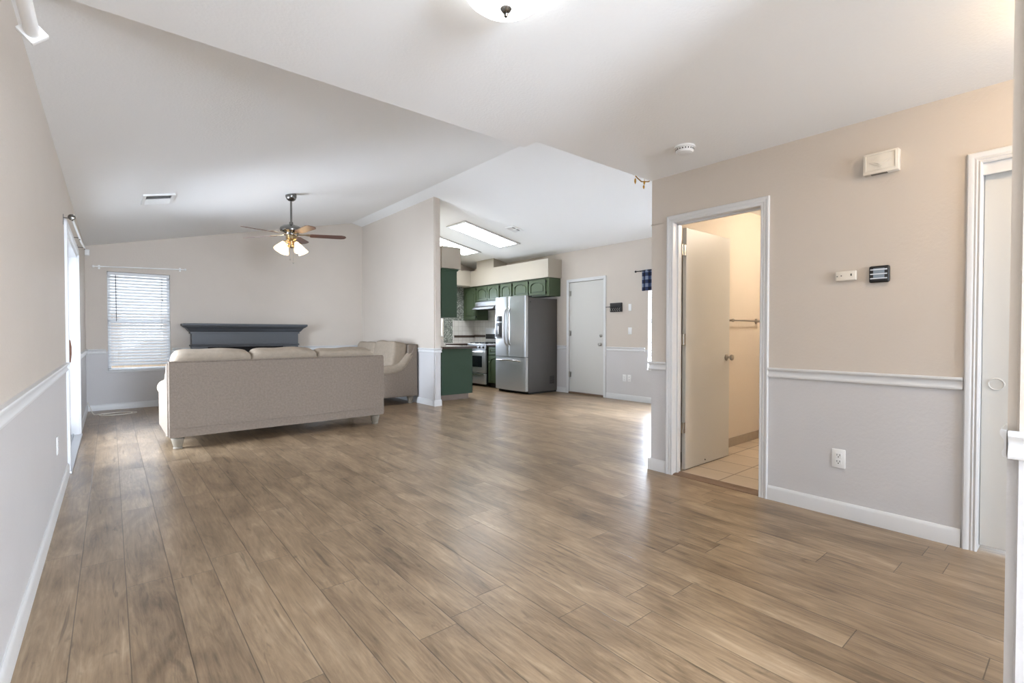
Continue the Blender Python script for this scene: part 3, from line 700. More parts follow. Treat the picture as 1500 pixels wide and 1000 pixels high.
# ------------------------------------------------------------------ sofas
def sofa(name, label, L_, n, loc, rotz, seed, D=0.95, H=0.875, cush_top=0.985):
    o = thing(name, label, 'sofa', loc, rotz)
    bp = [(0, .125), (.13, .125), (.17, .6), (.15, H - .01), (.13, H), (.012, H), (0, H - .012)]
    b = MB().prism(bp, 'YZ', .02, L_ - .02)
    b.box(-.004, .004, .02, L_ - .02, 0, 0.0001) if False else None
    b.build('back_frame', 'fabric', o, local=True)
    b = MB(); b.tube([(.03, -.004, .215), (L_ - .03, -.004, .215)], .004, 8); b.tube([(.03, .004, H), (L_ - .03, .004, H)], .006, 8)
    b.build('welt', 'fabric', o, local=True)
    b = MB().box(.10, L_ - .10, .10, D - .02, .125, .36, .015, 2); b.build('seat_base', 'fabric', o, local=True)
    for side in (0, 1):
        x0, x1 = (.0, .17) if side == 0 else (L_ - .17, L_)
        prof = [(0.0, .125), (D, .125), (D + .005, .5), (D, .585), (.46, .59), (.34, .605), (.26, .645), (.20, .715), (.15, .80), (.10, .855), (.05, H), (.004, H)]
        bb = MB().prism(prof, 'YZ', x0, x1)
        bmesh.ops.bevel(bb.bm, geom=[e for e in bb.bm.edges if abs(e.verts[0].co.x - e.verts[1].co.x) < 1e-5], offset=.016, segments=3, affect='EDGES')
        arm = bb.build('arm', 'fabric', o, local=True, angle=60)
        xm = (x0 + x1) / 2 + (-.012 if side == 0 else .012)
        pts = [(xm, D + .008, .545), (xm, .6, .548), (xm, .42, .556), (xm, .31, .585), (xm, .245, .63), (xm, .185, .70), (xm, .12, .775), (xm, .05, .82)]
        rr = [.088, .088, .087, .085, .083, .080, .076, .070]
        MB().tube(pts, rr, 20).build('arm_roll', 'cushion', arm, local=True)
    for (fx, fy) in ((.09, .09), (L_ - .09, .09), (.09, D - .09), (L_ - .09, D - .09)):
        MB().lathe([(.036, 0), (.041, .004), (.041, .014), (.036, .020), (.044, .045), (.053, .082), (.058, .098), (.057, .106), (.050, .110), (.050, .114), (.058, .118), (.058, .127)], 24, T(fx, fy, 0)).build('foot', 'foot', o, local=True)
    cw = (L_ - .34) / n
    for i in range(n):
        cx = .17 + cw * (i + .5)
        MB().pillow((cx, .545, .44), (cw - .01, .82, .19), .75, 12, lump=.006, seed=seed + i, sharp=7).build('seat_cushion', 'cushion', o, local=True, angle=80)
        bw = (L_ - .13) / n; bx_ = .065 + bw * (i + .5)
        MB().pillow((bx_, .300, .735 + (cush_top - .985) - (.018 if i == n - 1 else 0)), (bw + .015, .27, .50), .8, 16, Rx(9), lump=.022, seed=seed + 10 + i, sharp=7).build('back_cushion', 'cushion', o, local=True, angle=80)
    return o
sofa('sofa', 'long beige fabric sofa seen from behind facing the mantel', 2.27, 3, (.42, 5.775, 0), math.radians(.6), 3)
sofa('loveseat', 'beige fabric loveseat with its back against the partition wall', 1.62, 2, (3.915, 7.17, 0), math.radians(90), 40, H=.97, cush_top=1.02)

# ------------------------------------------------------------------ fireplace mantel
f = thing('fireplace_mantel', 'charcoal grey fireplace mantel against end wall behind sofa', 'mantel', (1.82, 9.5, 0))
MT = 1.315
def crown(b, x0, x1, yb, prof):
    # U-shaped moulding: profile (out, z) wraps left end, front, right end
    rows = []
    for d, z in prof:
        rows.append([b.bm.verts.new(p) for p in ((x0 - d, yb, z), (x0 - d, 9.29 - d, z), (x1 + d, 9.29 - d, z), (x1 + d, yb, z))])
    fs = []
    for A, B in zip(rows, rows[1:]):
        for k in range(3): fs.append(b.bm.faces.new((A[k], A[k + 1], B[k + 1], B[k])))
    fs.append(b.bm.faces.new(rows[0])); fs.append(b.bm.faces.new(rows[-1][::-1]))
    bmesh.ops.recalc_face_normals(b.bm, faces=fs)
CR = [(0, 1.150), (.018, 1.150), (.020, 1.165), (.018, 1.180), (.030, 1.186), (.045, 1.200), (.058, 1.222), (.078, 1.245), (.098, 1.258), (.108, 1.262), (.110, 1.272), (.126, 1.276), (.130, 1.284), (.130, MT - .004), (.126, MT)]
b = MB(); crown(b, 1.008, 2.635, 9.5, CR); b.build('mantel_shelf', 'charcoal', f)
b = MB(); b.box(1.008, 2.635, 9.29, 9.5, .93, 1.152); b.build('frieze', 'charcoal', f)
b = MB(); crown(b, 1.008, 2.635, 9.5, [(0, .94), (.012, .942), (.018, .955), (.014, .968), (0, .975)]); b.build('frieze_moulding', 'charcoal', f)
for x0 in (1.008, 2.415):
    b = MB(); b.box(x0, x0 + .22, 9.29, 9.5, .12, .93); b.box(x0 - .015, x0 + .235, 9.275, 9.5, 0, .12, .004)
    b.box(x0 + .05, x0 + .17, 9.283, 9.29, .2, .85, .003); b.build('pilaster', 'charcoal', f)
b = MB(); b.box(1.228, 2.415, 9.44, 9.5, 0, .93); b.build('firebox', 'firebox_dark', f)

# ------------------------------------------------------------------ ceiling fan
FX, FY = 1.775, 6.515
fan = thing('ceiling_fan', 'five blade ceiling fan with lit glass shades above the sofa', 'ceiling fan', (FX, FY, 2.91))
MB().lathe([(.062, 2.945), (.066, 2.90), (.064, 2.87), (.052, 2.845), (.034, 2.83), (.016, 2.826), (0, 2.826)], 28, T(FX, FY, 0)).build('canopy', 'gunmetal', fan)
MB().tube([(FX, FY, 2.84), (FX, FY, 2.54)], .012, 14).build('downrod', 'gunmetal', fan)
MB().lathe([(0, 2.565), (.022, 2.56), (.024, 2.53), (.05, 2.522), (.10, 2.508), (.128, 2.485), (.134, 2.460), (.128, 2.442), (.10, 2.432), (.085, 2.415), (.082, 2.395), (.06, 2.385), (0, 2.384)], 36, T(FX, FY, 0)).build('motor_housing', 'gunmetal', fan)
MB().lathe([(.062, 2.386), (.064, 2.35), (.05, 2.335), (.032, 2.325), (.03, 2.28), (.045, 2.27), (.045, 2.245), (.02, 2.235), (0, 2.234)], 28, T(FX, FY, 0)).build('light_kit', 'brass', fan)
tilt_m = T(FX, FY, 2.40) @ Ry(-2.0)
for k in range(5):
    a = -13 + 72 * k
    mk = tilt_m @ Rz(a)
    b = MB()
    b.prism([(.22, -.040), (.24, -.052), (.60, -.062), (.645, -.045), (.665, 0), (.645, .045), (.60, .062), (.24, .052), (.22, .040)], 'XY', -.003, .003, mk @ Rx(-11))
    bl = b.build('blade', 'blade', fan)
    b = MB(); b.prism([(.08, -.018), (.16, -.012), (.20, -.035), (.27, -.030), (.29, 0), (.27, .030), (.20, .035), (.16, .012), (.08, .018)], 'XY', .0035, .008, mk @ Rx(-11)); b.build('blade_iron', 'brass', bl)
for k in range(4):
    a = 18 + 90 * k
    b = MB(); m2 = T(FX, FY, 2.305) @ Rz(a)
    b.tube([m2 @ Vector(p) for p in ((.03, 0, 0), (.07, 0, .012), (.098, 0, 0), (.108, 0, -.02))], .008, 10); arm = b.build('shade_arm', 'brass', fan)
    m3 = m2 @ T(.104, 0, -.012) @ Ry(-32)
    b = MB(); b.lathe([(.020, 0), (.026, -.015), (.036, -.04), (.046, -.07), (.058, -.10), (.064, -.125), (.061, -.125), (.054, -.10), (.042, -.07), (.032, -.04), (.020, -.012)], 24, m3, caps=False)
    b.lathe([(0, -.03), (.022, -.045), (.026, -.07), (.02, -.092), (0, -.10)], 16, m3)
    b.build('glass_shade', 'shade', arm)
for dx, z0 in ((-.025, 2.10), (.012, 2.06)):
    b = MB(); b.tube([(FX + dx, FY - .03, 2.24), (FX + dx, FY - .03, z0)], .0018, 6); b.lathe([(.003, .0), (.011, -.008), (.011, -.018), (0, -.024)], 12, T(FX + dx, FY - .03, z0)); b.build('pull_chain', 'nickel', fan)

# ------------------------------------------------------------------ ceiling fittings
def slope_frame(x, y):
    s_ = sL if x < RX else -sR
    a = math.atan(s_)
    return T(x, y, vz(x)) @ Matrix.Rotation(-a, 4, 'Y')
def vent(label, x, y, wx, wy, split, sg=1):
    m = slope_frame(x, y)
    o = thing('ceiling_vent', label, 'vent', (x, y, vz(x)))
    b = MB(); hx, hy = wx / 2, wy / 2; t = .028
    for (x0, x1, y0, y1) in ((-hx, hx, -hy, -hy + t), (-hx, hx, hy - t, hy), (-hx, -hx + t, -hy + t, hy - t), (hx - t, hx, -hy + t, hy - t)): b.box(x0, x1, y0, y1, -.018, -.0005, .002, 1, m)
    if split: b.box(-.006, .006, -hy + t, hy - t, -.018, -.002, 0, 1, m)
    b.build('frame', 'plastic', o)
    MB().box(-hx + .01, hx - .01, -hy + .01, hy - .01, -.002, -.0004, 0, 1, m).build('backing', 'dgrey', o)
    b = MB(); n = 7 if split else 14
    for i in range(n):
        yy = -hy + t + (wy - 2 * t) * (i + .5) / n; hw = (wy - 2 * t) / n * (.22 if i < n // 2 else .42)
        b.box(-hx + t, hx - t, -hw, hw, -.0003, .0003, 0, 1, m @ T(0, yy, -.0115) @ Rx((14 if i < n // 2 else -50) * sg))
    b.build('louvers', 'plastic', o)
vent('white ceiling register above the window on left slope', .405, 6.42, .28, .46, False, 1)
vent('small ceiling register beside the kitchen light panel', 5.50, 6.57, .25, .23, True, 1)
def troffer(label, x, y, wx, wy):
    m = slope_frame(x, y); o = thing('ceiling_light', label, 'ceiling light', (x, y, vz(x)), group='kitchen light panels')
    hx, hy = wx / 2, wy / 2; b = MB(); t = .05
    for (x0, x1, y0, y1) in ((-hx, hx, -hy, -hy + t), (-hx, hx, hy - t, hy), (-hx, -hx + t, -hy + t, hy - t), (hx - t, hx, -hy + t, hy - t)): b.box(x0, x1, y0, y1, -.022, -.0005, .003, 1, m)
    b.build('frame', 'trim', o)
    MB().box(-hx + t, hx - t, -hy + t, hy - t, -.010, -.0006, 0, 1, m).build('diffuser', 'troffer', o)
troffer('rectangular kitchen light panel nearest the viewer', 5.44, 7.385, 1.30, .62)
troffer('rectangular kitchen light panel farther back, partly hidden', 5.44, 8.655, 1.30, .62)
cl = thing('ceiling_light', 'flush glass dome light on the flat ceiling at top edge', 'ceiling light', (1.10, 1.36, CZ))
MB().lathe([(.155, CZ), (.158, CZ - .02), (.150, CZ - .03), (.0, CZ - .03)], 40, T(1.10, 1.36, 0)).build('base_ring', 'gunmetal', cl)
MB().lathe([(.150, CZ - .03), (.155, CZ - .045), (.145, CZ - .075), (.115, CZ - .10), (.07, CZ - .118), (.0, CZ - .124)], 40, T(1.10, 1.36, 0)).build('glass_dome', 'dome', cl)
MB().lathe([(.019, CZ - .122), (.021, CZ - .128), (.014, CZ - .138), (.006, CZ - .142), (.0085, CZ - .148), (.006, CZ - .155), (0, CZ - .157)], 20, T(1.10, 1.36, 0)).build('finial', 'gunmetal', cl)
sd = thing('smoke_detector', 'round white smoke detector on the flat ceiling', 'smoke detector', (3.06, 1.825, CZ))
MB().lathe([(.068, CZ), (.069, CZ - .012), (.060, CZ - .014), (0, CZ - .014)], 36, T(3.06, 1.825, 0)).build('base_plate', 'plastic', sd)
MB().lathe([(.058, CZ - .014), (.060, CZ - .030), (.052, CZ - .042), (.030, CZ - .047), (.0, CZ - .047)], 36, T(3.06, 1.825, 0)).build('cover', 'plastic', sd)
b = MB()
for k in range(20):
    b.box(.0595, .0615, -.004, .004, CZ - .028, CZ - .020, 0, 1, T(3.06, 1.825, 0) @ Rz(18 * k))
b.build('vent_slots', 'dgrey', sd)
# lamps out of the frame: hall fixture behind the wall end, bathroom ceiling globe
for nm, lb, p in (('hall_light', 'warm globe light on the hall ceiling', (2.75, -.12, CZ)), ('bathroom_light', 'warm globe light on the bathroom ceiling', (5.2, 1.35, CZ))):
    o = thing(nm, lb, 'ceiling light', p)
    MB().lathe([(.09, CZ), (.09, CZ - .02), (0, CZ - .02)], 28, T(p[0], p[1], 0)).build('base_plate', 'nickel', o)
    MB().lathe([(.05, CZ - .02), (.085, CZ - .05), (.09, CZ - .09), (.07, CZ - .135), (.035, CZ - .155), (0, CZ - .158)], 28, T(p[0], p[1], 0)).build('globe', 'bulb2' if nm.startswith('bath') else 'bulb', o)

# chandelier in the dining nook
CXc, CYc, CZc = 4.785, 3.20, 2.965
ch = thing('chandelier', 'gold chandelier tip with amber drops peeking past wall corner', 'chandelier', (CXc, CYc, vz(CXc)))
MB().lathe([(.06, vz(CXc) + .01), (.06, vz(CXc) - .02), (.02, vz(CXc) - .04), (0, vz(CXc) - .041)], 24, T(CXc, CYc, 0)).build('canopy', 'gold', ch)
MB().tube([(CXc, CYc, vz(CXc) - .03), (CXc, CYc, CZc - .08)], .006, 8).build('stem', 'gold', ch)
MB().lathe([(0, CZc + .06), (.02, CZc + .05), (.035, CZc), (.02, CZc - .06), (.03, CZc - .09), (0, CZc - .12)], 20, T(CXc, CYc, 0)).build('body', 'gold', ch)
for k in range(6):
    m = T(CXc, CYc, CZc) @ Rz(60 * k + 37)
    b = MB(); b.tube([m @ Vector(p) for p in ((.02, 0, -.02), (.10, 0, -.07), (.19, 0, -.05), (.25, 0, .01), (.27, 0, .05))], .007, 8)
    b.lathe([(0, .045), (.03, .05), (.035, .06), (.012, .062), (.012, .11), (0, .112)], 14, m @ T(.27, 0, 0)); arm = b.build('arm', 'gold', ch)
    for (px, pz, ln) in ((.27, .04, .07), (.16, -.06, .05)):
        b = MB(); b.tube([m @ Vector((px, 0, pz)), m @ Vector((px, 0, pz - .03))], .002, 6)
        b.lathe([(0, -.03), (.010, -.045), (.012, -.03 - ln * .6), (.004, -.03 - ln), (0, -.031 - ln)], 8, m @ T(px, 0, pz)); b.build('amber_drop', 'amber', arm)

# ------------------------------------------------------------------ wall devices
o = thing('doorbell_chime', 'cream doorbell chime box with diamond relief high on wall', 'door chime', (XR, .817, 2.095))
MB().box(XR - .048, XR, .733, .903, 2.097, 2.219, .004).build('cover', 'ivory', o)
b = MB(); q = XR - .0485
dia = lambda h, v_, d: [(.818 - h, 2.163), (.818, 2.163 + v_), (.818 + h, 2.163), (.818, 2.163 - v_)]
b.prism(dia(.054, .032, 0), 'YZ', q - .005, q + .001); b.prism(dia(.034, .020, 0), 'YZ', q - .010, q - .004)
for (y0, y1, z0, z1) in ((.745, .891, 2.206, 2.209), (.745, .891, 2.115, 2.118), (.745, .748, 2.118, 2.206), (.888, .891, 2.118, 2.206)): b.box(q - .004, q + .001, y0, y1, z0, z1)
b.build('relief', 'ivory', o)
b = MB()
for i in range(10): b.box(XR - .040, XR - .010, .79 + i * .008, .794 + i * .008, 2.0955, 2.0975)
b.build('sound_slots', 'dgrey', o)
o = thing('thermostat', 'small ivory thermostat left of the black wall device', 'thermostat', (XR, .99, 1.48))
MB().box(XR - .026, XR, .938, 1.048, 1.482, 1.541, .006, 3).build('body', 'ivory', o)
for y0, z0, hh in ((.960, 1.508, .014), (1.012, 1.509, .006), (1.034, 1.507, .005)): MB().box(XR - .0275, XR - .025, y0, y0 + .006, z0, z0 + hh).build('button', 'dgrey', o)
o = thing('wall_panel', 'small black square wall device with silver bars', 'control panel', (XR, .825, 1.455))
MB().box(XR - .026, XR, .774, .874, 1.457, 1.556, .010, 3).build('housing', 'black', o)
b = MB()
for z in (1.481, 1.507, 1.533): b.box(XR - .030, XR - .024, .784, .866, z - .003, z + .003, .001, 1)
b.build('bars', 'silver', o)
MB().box(XR - .0275, XR - .0245, .797, .851, 1.478, 1.541).build('display', 'lcd', o)

def outlet(label, axis, face, s, y, z, kind='duplex', w_=.074, h_=.118, group=None):
    loc = (face, y, z)
    o = thing({'duplex': 'wall_outlet', 'switch': 'light_switch', 'blank': 'wall_plate'}[kind], label, {'duplex': 'outlet', 'switch': 'light switch', 'blank': 'wall plate'}[kind], loc, group=group)
    f0, f1 = sorted((face, face + s * .007))
    MB().box(f0, f1, y - w_ / 2, y + w_ / 2, z - h_ / 2, z + h_ / 2, .003, 2).build('cover_plate', 'plastic', o)
    g0, g1 = sorted((face + s * .0065, face + s * .009))
    if kind == 'duplex':
        for dz in (-.020, .020):
            r = MB().box(g0, g1, y - .017, y + .017, z + dz - .015, z + dz + .015, .001, 1).build('receptacle', 'plastic', o)
            h0, h1 = sorted((face + s * .0085, face + s * .0095)); b = MB()
            b.box(h0, h1, y - .009, y - .006, z + dz - .002, z + dz + .009); b.box(h0, h1, y + .006, y + .009, z + dz - .002, z + dz + .009); b.box(h0, h1, y - .003, y + .003, z + dz - .012, z + dz - .006)
            b.build('slots', 'black', r)
    elif kind == 'switch':
        MB().box(g0, g1 if s > 0 else g1, y - .016, y + .016, z - .032, z + .032, .002, 1).build('rocker', 'plastic', o)
    return o
outlet('white duplex outlet low on the right wall', 'X', XR, -1, 1.025, .367)
outlet('white outlet low on the left wall near sliding door', 'X', XL, 1, 4.37, .415)
outlet('white outlet low on far wall, left of the pair', 'X', XF, -1, 5.204, .382)
outlet('white outlet low on far wall, right of the pair', 'X', XF, -1, 5.104, .384)
outlet('white light switch on far wall above chair rail', 'X', XF, -1, 5.094, 1.198, 'switch')
o = outlet('white blank plate beside the black key rack', 'X', XF, -1, 5.097, 1.60, 'blank', .06, .118)

o = thing('key_rack', 'small black key rack with hooks on the far wall', 'key rack', (XF, 5.38, 1.525))
MB().box(XF - .03, XF, 5.256, 5.508, 1.532, 1.69, .004).build('back_board', 'dgrey', o)
b = MB(); b.box(XF - .045, XF - .02, 5.25, 5.514, 1.62, 1.628); b.tube([(XF - .03, 5.508, 1.622), (XF - .03, 5.60, 1.622)], .006, 8); b.build('ledge', 'black', o)
for i in range(5):
    y = 5.29 + i * .046
    MB().tube([(XF - .03, y, 1.60), (XF - .048, y, 1.585), (XF - .052, y, 1.56), (XF - .04, y, 1.548), (XF - .034, y, 1.556)], .004, 8).build('hook', 'nickel', o)

o = thing('towel_bar', 'chrome towel bar on the bathroom wall', 'towel bar', (5.07, 2.36, 1.285))
MB().tube([(4.74, 2.30, 1.285), (5.42, 2.30, 1.285)], .008, 12).build('bar', 'nickel', o)
for x in (4.76, 5.40):
    MB().lathe([(.030, 0), (.030, .006), (.014, .012), (.011, .04), (.016, .052), (.017, .064), (.010, .072), (0, .073)], 20, T(x, 2.36, 1.285) @ Rx(90)).build('post', 'nickel', o)

o = MB().box(-.278, -.225, 9.45, YB, 2.30, 2.385, .006, 3).build('motion_sensor', 'plastic', origin=(-.25, 9.475, 2.34))
tag(o, 'small white box sensor in the corner above curtain rod', 'sensor')
b = MB(); pts = []
import math as _m
for i in range(60):
    t = i / 59
    if t < .2: q = (-.262 + t * .3, 9.30 - t * 1.2, .16 - t * .76)
    else:
        a = (t - .2) / .8 * 4.4 * PI; r_ = .20 + .05 * math.sin(a * .5)
        q = (.02 - r_ * math.cos(a) + (t - .2) * .12, 8.93 + .16 * math.sin(a) * (1 - .3 * t), .008)
    pts.append(q)
sm = [pts[0]] + [tuple((pts[i - 1][k] + 2 * pts[i][k] + pts[i + 1][k]) / 4 for k in range(3)) for i in range(1, 59)] + [pts[-1]]
b.tube([(x, y, max(z, .005)) for x, y, z in sm], .004, 8)
tag(b.build('power_cord', 'cord', origin=(0, 9, 0)), 'white cord looped on floor in the far left corner', 'cord')

# ------------------------------------------------------------------ kitchen
def arch_door(b, xf, y0, y1, z0, z1, out=-1, arch=True):
    # face plane at x = xf, protruding to -X; y0<y1
    t0, t1, t2 = xf, xf - .006, xf - .024
    b.box(t1, t0, y0, y1, z0, z1, .002, 1)
    r = .045 if (y1 - y0) > .3 else .038; rz = .05 if (z1 - z0) > .5 else .042
    b.box(t2, t1, y0, y0 + r, z0, z1, .002, 1); b.box(t2, t1, y1 - r, y1, z0, z1, .002, 1); b.box(t2, t1, y0 + r, y1 - r, z0, z0 + rz, .002, 1)
    a0, a1 = y0 + r, y1 - r; zs = z1 - rz - (.055 if arch else 0); zt = z1 - rz
    if arch:
        pts = [(a0, z1), (a0, zs)]
        for i in range(1, 12):
            f_ = i / 12; pts.append((a0 + (a1 - a0) * f_, zs + (zt - zs) * math.sin(PI * f_) ** .6))
        pts += [(a1, zs), (a1, z1)]
        b.prism(pts, 'YZ', t2, t1)
        g = .024; pts = [(a0 + g, z0 + rz + g), (a1 - g, z0 + rz + g), (a1 - g, zs - g)]
        for i in range(11, 0, -1):
            f_ = i / 12; pts.append((a0 + g + (a1 - a0 - 2 * g) * f_, zs - g + (zt - zs) * math.sin(PI * f_) ** .6))
        pts.append((a0 + g, zs - g)); b.prism(pts, 'YZ', t2 + .005, t1)
    else:
        b.box(t2, t1, a0, a1, z1 - rz, z1, .002, 1); b.box(t2 + .002, t1, a0 + .016, a1 - .016, z0 + rz + .016, z1 - rz - .016, .003, 1)
def upper(label, y0, y1, z0, doors, hinge_y=()):
    o = thing('upper_cabinet', label, 'cabinet', (6.69, (y0 + y1) / 2, z0))
    MB().box(6.53, XF - .008, y0 + .001, y1 - .001, z0, 2.238, .002, 1).build('carcass', 'green', o)
    for d0, d1 in doors:
        b = MB(); arch_door(b, 6.528, d0, d1, z0 + .03, 2.205); d = b.build('cabinet_door', 'green', o)
        for zz in (z0 + .07, 2.17):
            MB().box(6.505, 6.528, d0 - .014, d0 - .002, zz - .02, zz + .02, .002, 1).build('hinge', 'black', d)
    return o
upper('tall green upper cabinet in the kitchen corner beside hood', 9.135, YK - .008, 1.465, [(9.17, 9.625)])
upper('green double door upper cabinet above the range hood', 8.275, 9.133, 1.865, [(8.30, 8.70), (8.715, 9.115)])
upper('narrow single door green upper cabinet left of the fridge', 7.845, 8.273, 1.88, [(7.87, 8.235)])
upper('green upper cabinet with two arched doors above the fridge', 6.755, 7.843, 1.885, [(6.835, 7.305), (7.345, 7.81)])
o = thing('upper_cabinet', 'green upper cabinet end panel beside the partition wall', 'cabinet', (4.49, 8.2, 1.43))
MB().box(4.332, 4.645, 7.10, 9.32, 1.43, 2.262, .002, 1).build('carcass', 'dgreen', o)
MB().prism([(4.645, 2.225), (4.668, 2.245), (4.672, 2.262), (4.332, 2.262), (4.332, 2.225)], 'XZ', 7.085, 9.32).build('crown_moulding', 'dgreen', o)
for i in range(4): MB().box(4.646, 4.665, 7.15 + i * .53, 7.66 + i * .53, 1.45, 2.21, .003, 1).build('cabinet_door', 'dgreen', o)

o = thing('base_cabinet', 'green base cabinet end panel at the kitchen entrance', 'cabinet', (4.65, 8.1, 0))
MB().box(4.332, 4.97, 7.10, 9.06, .095, .888, .002, 1).build('carcass', 'dgreen', o)
MB().box(4.332, 4.90, 7.13, 9.06, 0, .095).build('toe_kick', 'toe', o)
for i in range(3): MB().box(4.971, 4.99, 7.13 + i * .64, 7.74 + i * .64, .12, .86, .003, 1).build('cabinet_door', 'dgreen', o)
o = thing('base_cabinet', 'dark base cabinets along the kitchen end wall', 'cabinet', (5.3, 9.38, 0))
MB().box(4.332, 6.13, 9.13, YK - .008, .095, .888, .002, 1).build('carcass', 'dgreen', o)
MB().box(4.332, 6.13, 9.18, YK - .008, 0, .095).build('toe_kick', 'toe', o)
for i in range(3): MB().box(4.98 + i * .38, 5.34 + i * .38, 9.111, 9.129, .12, .86, .003, 1).build('cabinet_door', 'dgreen', o)
cb = thing('countertop', 'beige kitchen countertop with dark brown edge', 'countertop', (4.7, 8.2, .89))
b = MB(); b.box(4.332, 5.00, 7.07, 9.06, .89, .928); b.box(4.332, 6.19, 9.06, 9.125, .89, .928); b.box(4.332, XF - .02, 9.125, YK - .008, .89, .928); b.build('slab', 'counter', cb)
b = MB(); b.box(4.332, 5.03, 7.045, 7.07, .888, .930, .004); b.box(5.00, 5.03, 7.07, 9.03, .888, .930, .004); b.box(5.03, 6.19, 9.03, 9.06, .888, .930, .004); b.build('edge_strip', 'cedge', cb)
o = MB().prism([(4.36, .929), (4.62, .929), (4.52, 1.05), (4.49, 1.06), (4.36, 1.06)], 'XZ', 7.40, 7.43).build('slanted_panel', 'counter', origin=(4.49, 7.41, .93))
tag(o, 'small pale slanted panel on the countertop beside partition', 'panel')

# base cabinet between range and fridge
o = thing('base_cabinet', 'narrow green base cabinet between range and fridge', 'cabinet', (6.55, 8.07, 0))
MB().box(6.245, XF - .008, 7.80, 8.335, .095, .888, .002, 1).build('carcass', 'green', o)
MB().box(6.30, XF - .008, 7.80, 8.335, 0, .095).build('toe_kick', 'black', o)
b = MB(); arch_door(b, 6.243, 7.84, 8.27, .12, .68); d = b.build('cabinet_door', 'green', o)
MB().lathe([(.006, 0), (.006, .014), (.014, .02), (.012, .028), (0, .03)], 14, T(6.224, 8.24, .55) @ Ry(-90)).build('door_knob', 'nickel', d)
b = MB(); arch_door(b, 6.243, 7.84, 8.27, .71, .86, arch=False); d = b.build('drawer', 'green', o)
o = thing('countertop', 'short dark edged counter between range and fridge', 'countertop', (6.55, 8.07, .89))
MB().box(6.225, XF - .008, 7.80, 8.335, .89, .928).build('slab', 'counter', o)
MB().box(6.20, 6.225, 7.80, 8.335, .888, .930, .004).build('edge_strip', 'cedge', o)

# range
RY0, RY1 = 8.345, 9.10
o = thing('gas_range', 'stainless gas range with black oven window in kitchen', 'stove', (6.5, 8.72, 0))
MB().box(6.225, XF - .03, RY0, RY1, .03, .905).build('body', 'black', o)
MB().box(6.20, XF - .03, RY0, RY1, .905, .925, .004).build('cooktop', 'steel', o)
p = MB().box(6.185, 6.225, RY0 + .012, RY1 - .012, .30, .79, .006).build('oven_door', 'steel', o)
MB().box(6.181, 6.187, RY0 + .13, RY1 - .13, .42, .665, .003).build('oven_window', 'oglass', p)
b = MB(); b.tube([(6.145, RY0 + .05, .752), (6.145, RY1 - .05, .752)], .012, 12)
for y in (RY0 + .08, RY1 - .08): b.tube([(6.187, y, .752), (6.145, y, .752)], .008, 8)
b.build('oven_handle', 'chrome', p)
p = MB().box(6.190, 6.225, RY0 + .012, RY1 - .012, .055, .285, .006).build('storage_drawer', 'steel', o)
MB().box(6.172, 6.190, RY0 + .06, RY1 - .06, .255, .275, .005).build('drawer_pull', 'chrome', p)
p = MB().prism([(6.225, .80), (6.185, .80), (6.205, .905), (6.225, .905)], 'XZ', RY0 + .006, RY1 - .006).build('control_panel', 'panel', o)
for i in range(5):
    MB().lathe([(.022, 0), (.020, .022), (.017, .026), (0, .026)], 18, T(6.194, RY0 + .10 + i * .139, .853) @ Ry(-80)).build('knob', 'black', p)
for yc in (RY0 + .19, (RY0 + RY1) / 2, RY1 - .19):
    b = MB()
    for dx in (-.22, 0, .22): b.tube([(6.49 + dx, yc - .10, .950), (6.49 + dx, yc + .10, .950)], .007, 6)
    for dy in (-.10, 0, .10): b.tube([(6.25, yc + dy, .950), (6.74, yc + dy, .950)], .007, 6)
    for dx in (-.22, .22):
        for dy in (-.1, .1): b.tube([(6.49 + dx, yc + dy, .924), (6.49 + dx, yc + dy, .950)], .006, 6)
        b.lathe([(.045, .925), (.045, .934), (.028, .938), (0, .939)], 18, T(6.49 + dx * .6, yc, 0))
    b.build('grate', 'iron', o)
p = MB().box(6.74, XF - .03, RY0, RY1, .925, 1.275, .008).build('backguard', 'steel', o)
MB().box(6.736, 6.742, RY0 + .02, RY1 - .02, 1.03, 1.14).build('display_panel', 'black', p)
# hood
o = thing('range_hood', 'stainless range hood under the short green cabinets', 'range hood', (6.6, 8.7, 1.70))
MB().prism([(XF - .008, 1.862), (6.47, 1.862), (6.47, 1.775), (6.40, 1.735), (6.40, 1.70), (XF - .008, 1.70)], 'XZ', 8.35, 9.125).build('canopy', 'steel2', o)
MB().box(6.385, 6.40, 8.345, 9.128, 1.695, 1.718, .003).build('front_lip', 'steel2', o)
b = MB(); b.box(6.44, 6.80, 8.42, 9.05, 1.694, 1.70); b.build('filter', 'dgrey', o)

# refrigerator
fr = thing('refrigerator', 'large stainless french door refrigerator by the far door', 'refrigerator', (6.46, 7.3, 0))
FY0, FY1 = 6.845, 7.765
MB().box(6.075, XF - .012, FY0, FY1, .03, 1.835, .004).build('cabinet', 'fside', fr)
def fdoor(y0, y1, z0, z1, bulge):
    n = 14; pts = [(6.07, y0), (6.012, y0)]
    yc = (FY0 + FY1) / 2; hw = (FY1 - FY0) / 2
    for i in range(n + 1):
        y = y0 + (y1 - y0) * i / n; q = (y - yc) / hw
        e_ = min(1.0, min(y - y0, y1 - y) / .012) ** .5 * .012 if True else 0
        pts.append((6.005 - bulge * (1 - q * q) - e_ + .006, y))
    pts += [(6.012, y1), (6.07, y1)]
    return MB().prism(pts, 'XY', z0, z1)
YS = 7.315
dl = fdoor(YS + .003, FY1, .705, 1.870, .035).build('left_door', 'steel', fr, angle=30)
dr = fdoor(FY0, YS - .003, .705, 1.870, .035).build('right_door', 'steel', fr, angle=30)
dz_ = fdoor(FY0, FY1, .055, .695, .035).build('freezer_drawer', 'steel', fr, angle=30)
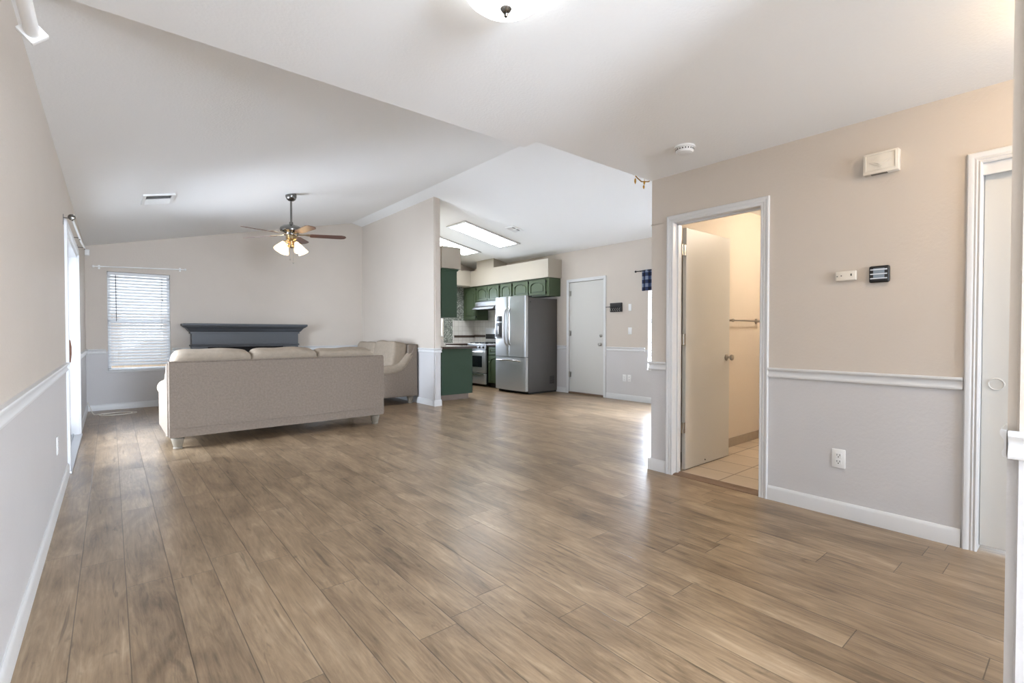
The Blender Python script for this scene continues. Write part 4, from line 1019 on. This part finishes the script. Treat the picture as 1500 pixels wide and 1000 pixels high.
for y0, d, z0, z1 in ((FY0 - .0015, dr, .706, 1.869), (FY0 - .0015, dz_, .056, .694)):
    MB().box(6.012, 6.069, y0, y0 + .004, z0, z1).build('door_side', 'fedge', d)
for d, y in ((dl, YS + .05), (dr, YS - .05)):
    b = MB(); s_ = 1 if y > YS else -1
    b.tube([(5.972, y, .93), (5.935, y + s_ * .004, .97), (5.915, y + s_ * .008, 1.10), (5.908, y + s_ * .010, 1.285), (5.915, y + s_ * .008, 1.47), (5.935, y + s_ * .004, 1.60), (5.972, y, 1.64)], .015, 14)
    b.build('door_handle', 'steel', d)
b = MB(); b.tube([(5.972, FY0 + .12, .622), (5.925, FY0 + .15, .635), (5.905, FY0 + .28, .638), (5.898, 7.305, .638), (5.905, FY1 - .28, .638), (5.925, FY1 - .15, .635), (5.972, FY1 - .12, .622)], .014, 14)
b.build('drawer_handle', 'chrome', dz_)
dp = MB().box(5.968, 6.008, 7.500, 7.728, 1.055, 1.505, .004).build('dispenser', 'steel', dl)
MB().box(5.965, 5.970, 7.512, 7.716, 1.395, 1.495, .001).build('control_display', 'black', dp)
MB().box(5.966, 5.970, 7.512, 7.716, 1.075, 1.365, .001).build('dispenser_recess', 'dgrey', dp)
b = MB(); b.box(5.960, 5.967, 7.600, 7.632, 1.14, 1.30, .003); b.box(5.952, 5.968, 7.52, 7.708, 1.068, 1.08, .002); b.build('paddle', 'steel', dp)
for y in (FY0 + .05, FY1 - .05): MB().box(6.02, 6.18, y - .035, y + .035, 1.835, 1.868, .006).build('hinge_cover', 'dgrey', fr)
b = MB(); b.box(6.09, XF - .02, FY0 + .01, FY1 - .01, 0, .03); b.build('base', 'black', fr)
b = MB()
for i in range(7): b.box(6.64, 6.76, FY0 - .003, FY0 + .001, .17 + i * .022, .183 + i * .022)
b.build('side_grille', 'dgrey', fr)
MB().lathe([(.014, 0), (.014, .002), (0, .002)], 16, T(6.13, FY0, 1.755) @ Rx(90)).build('side_plug', 'black', fr)

# ------------------------------------------------------------------ outside, glimpsed through the windows
o = MB().box(-14, 20, 9.86, 26, -.12, -.06).build('lawn', 'grass', origin=(0, 16, -.06)); tag(o, None, None, None, 'structure')
b = MB()
for i in range(60): b.box(-4 + i * .145, -4 + i * .145 + .14, 13.0, 13.02, -.06, 1.55 + .01 * (i % 3))
b.box(-4, 4.7, 13.02, 13.06, .3, .39); b.box(-4, 4.7, 13.02, 13.06, 1.2, 1.29)
tag(b.build('garden_fence', 'fence', origin=(0, 13, -.06)), 'wooden garden fence outside behind the window blinds', 'fence')
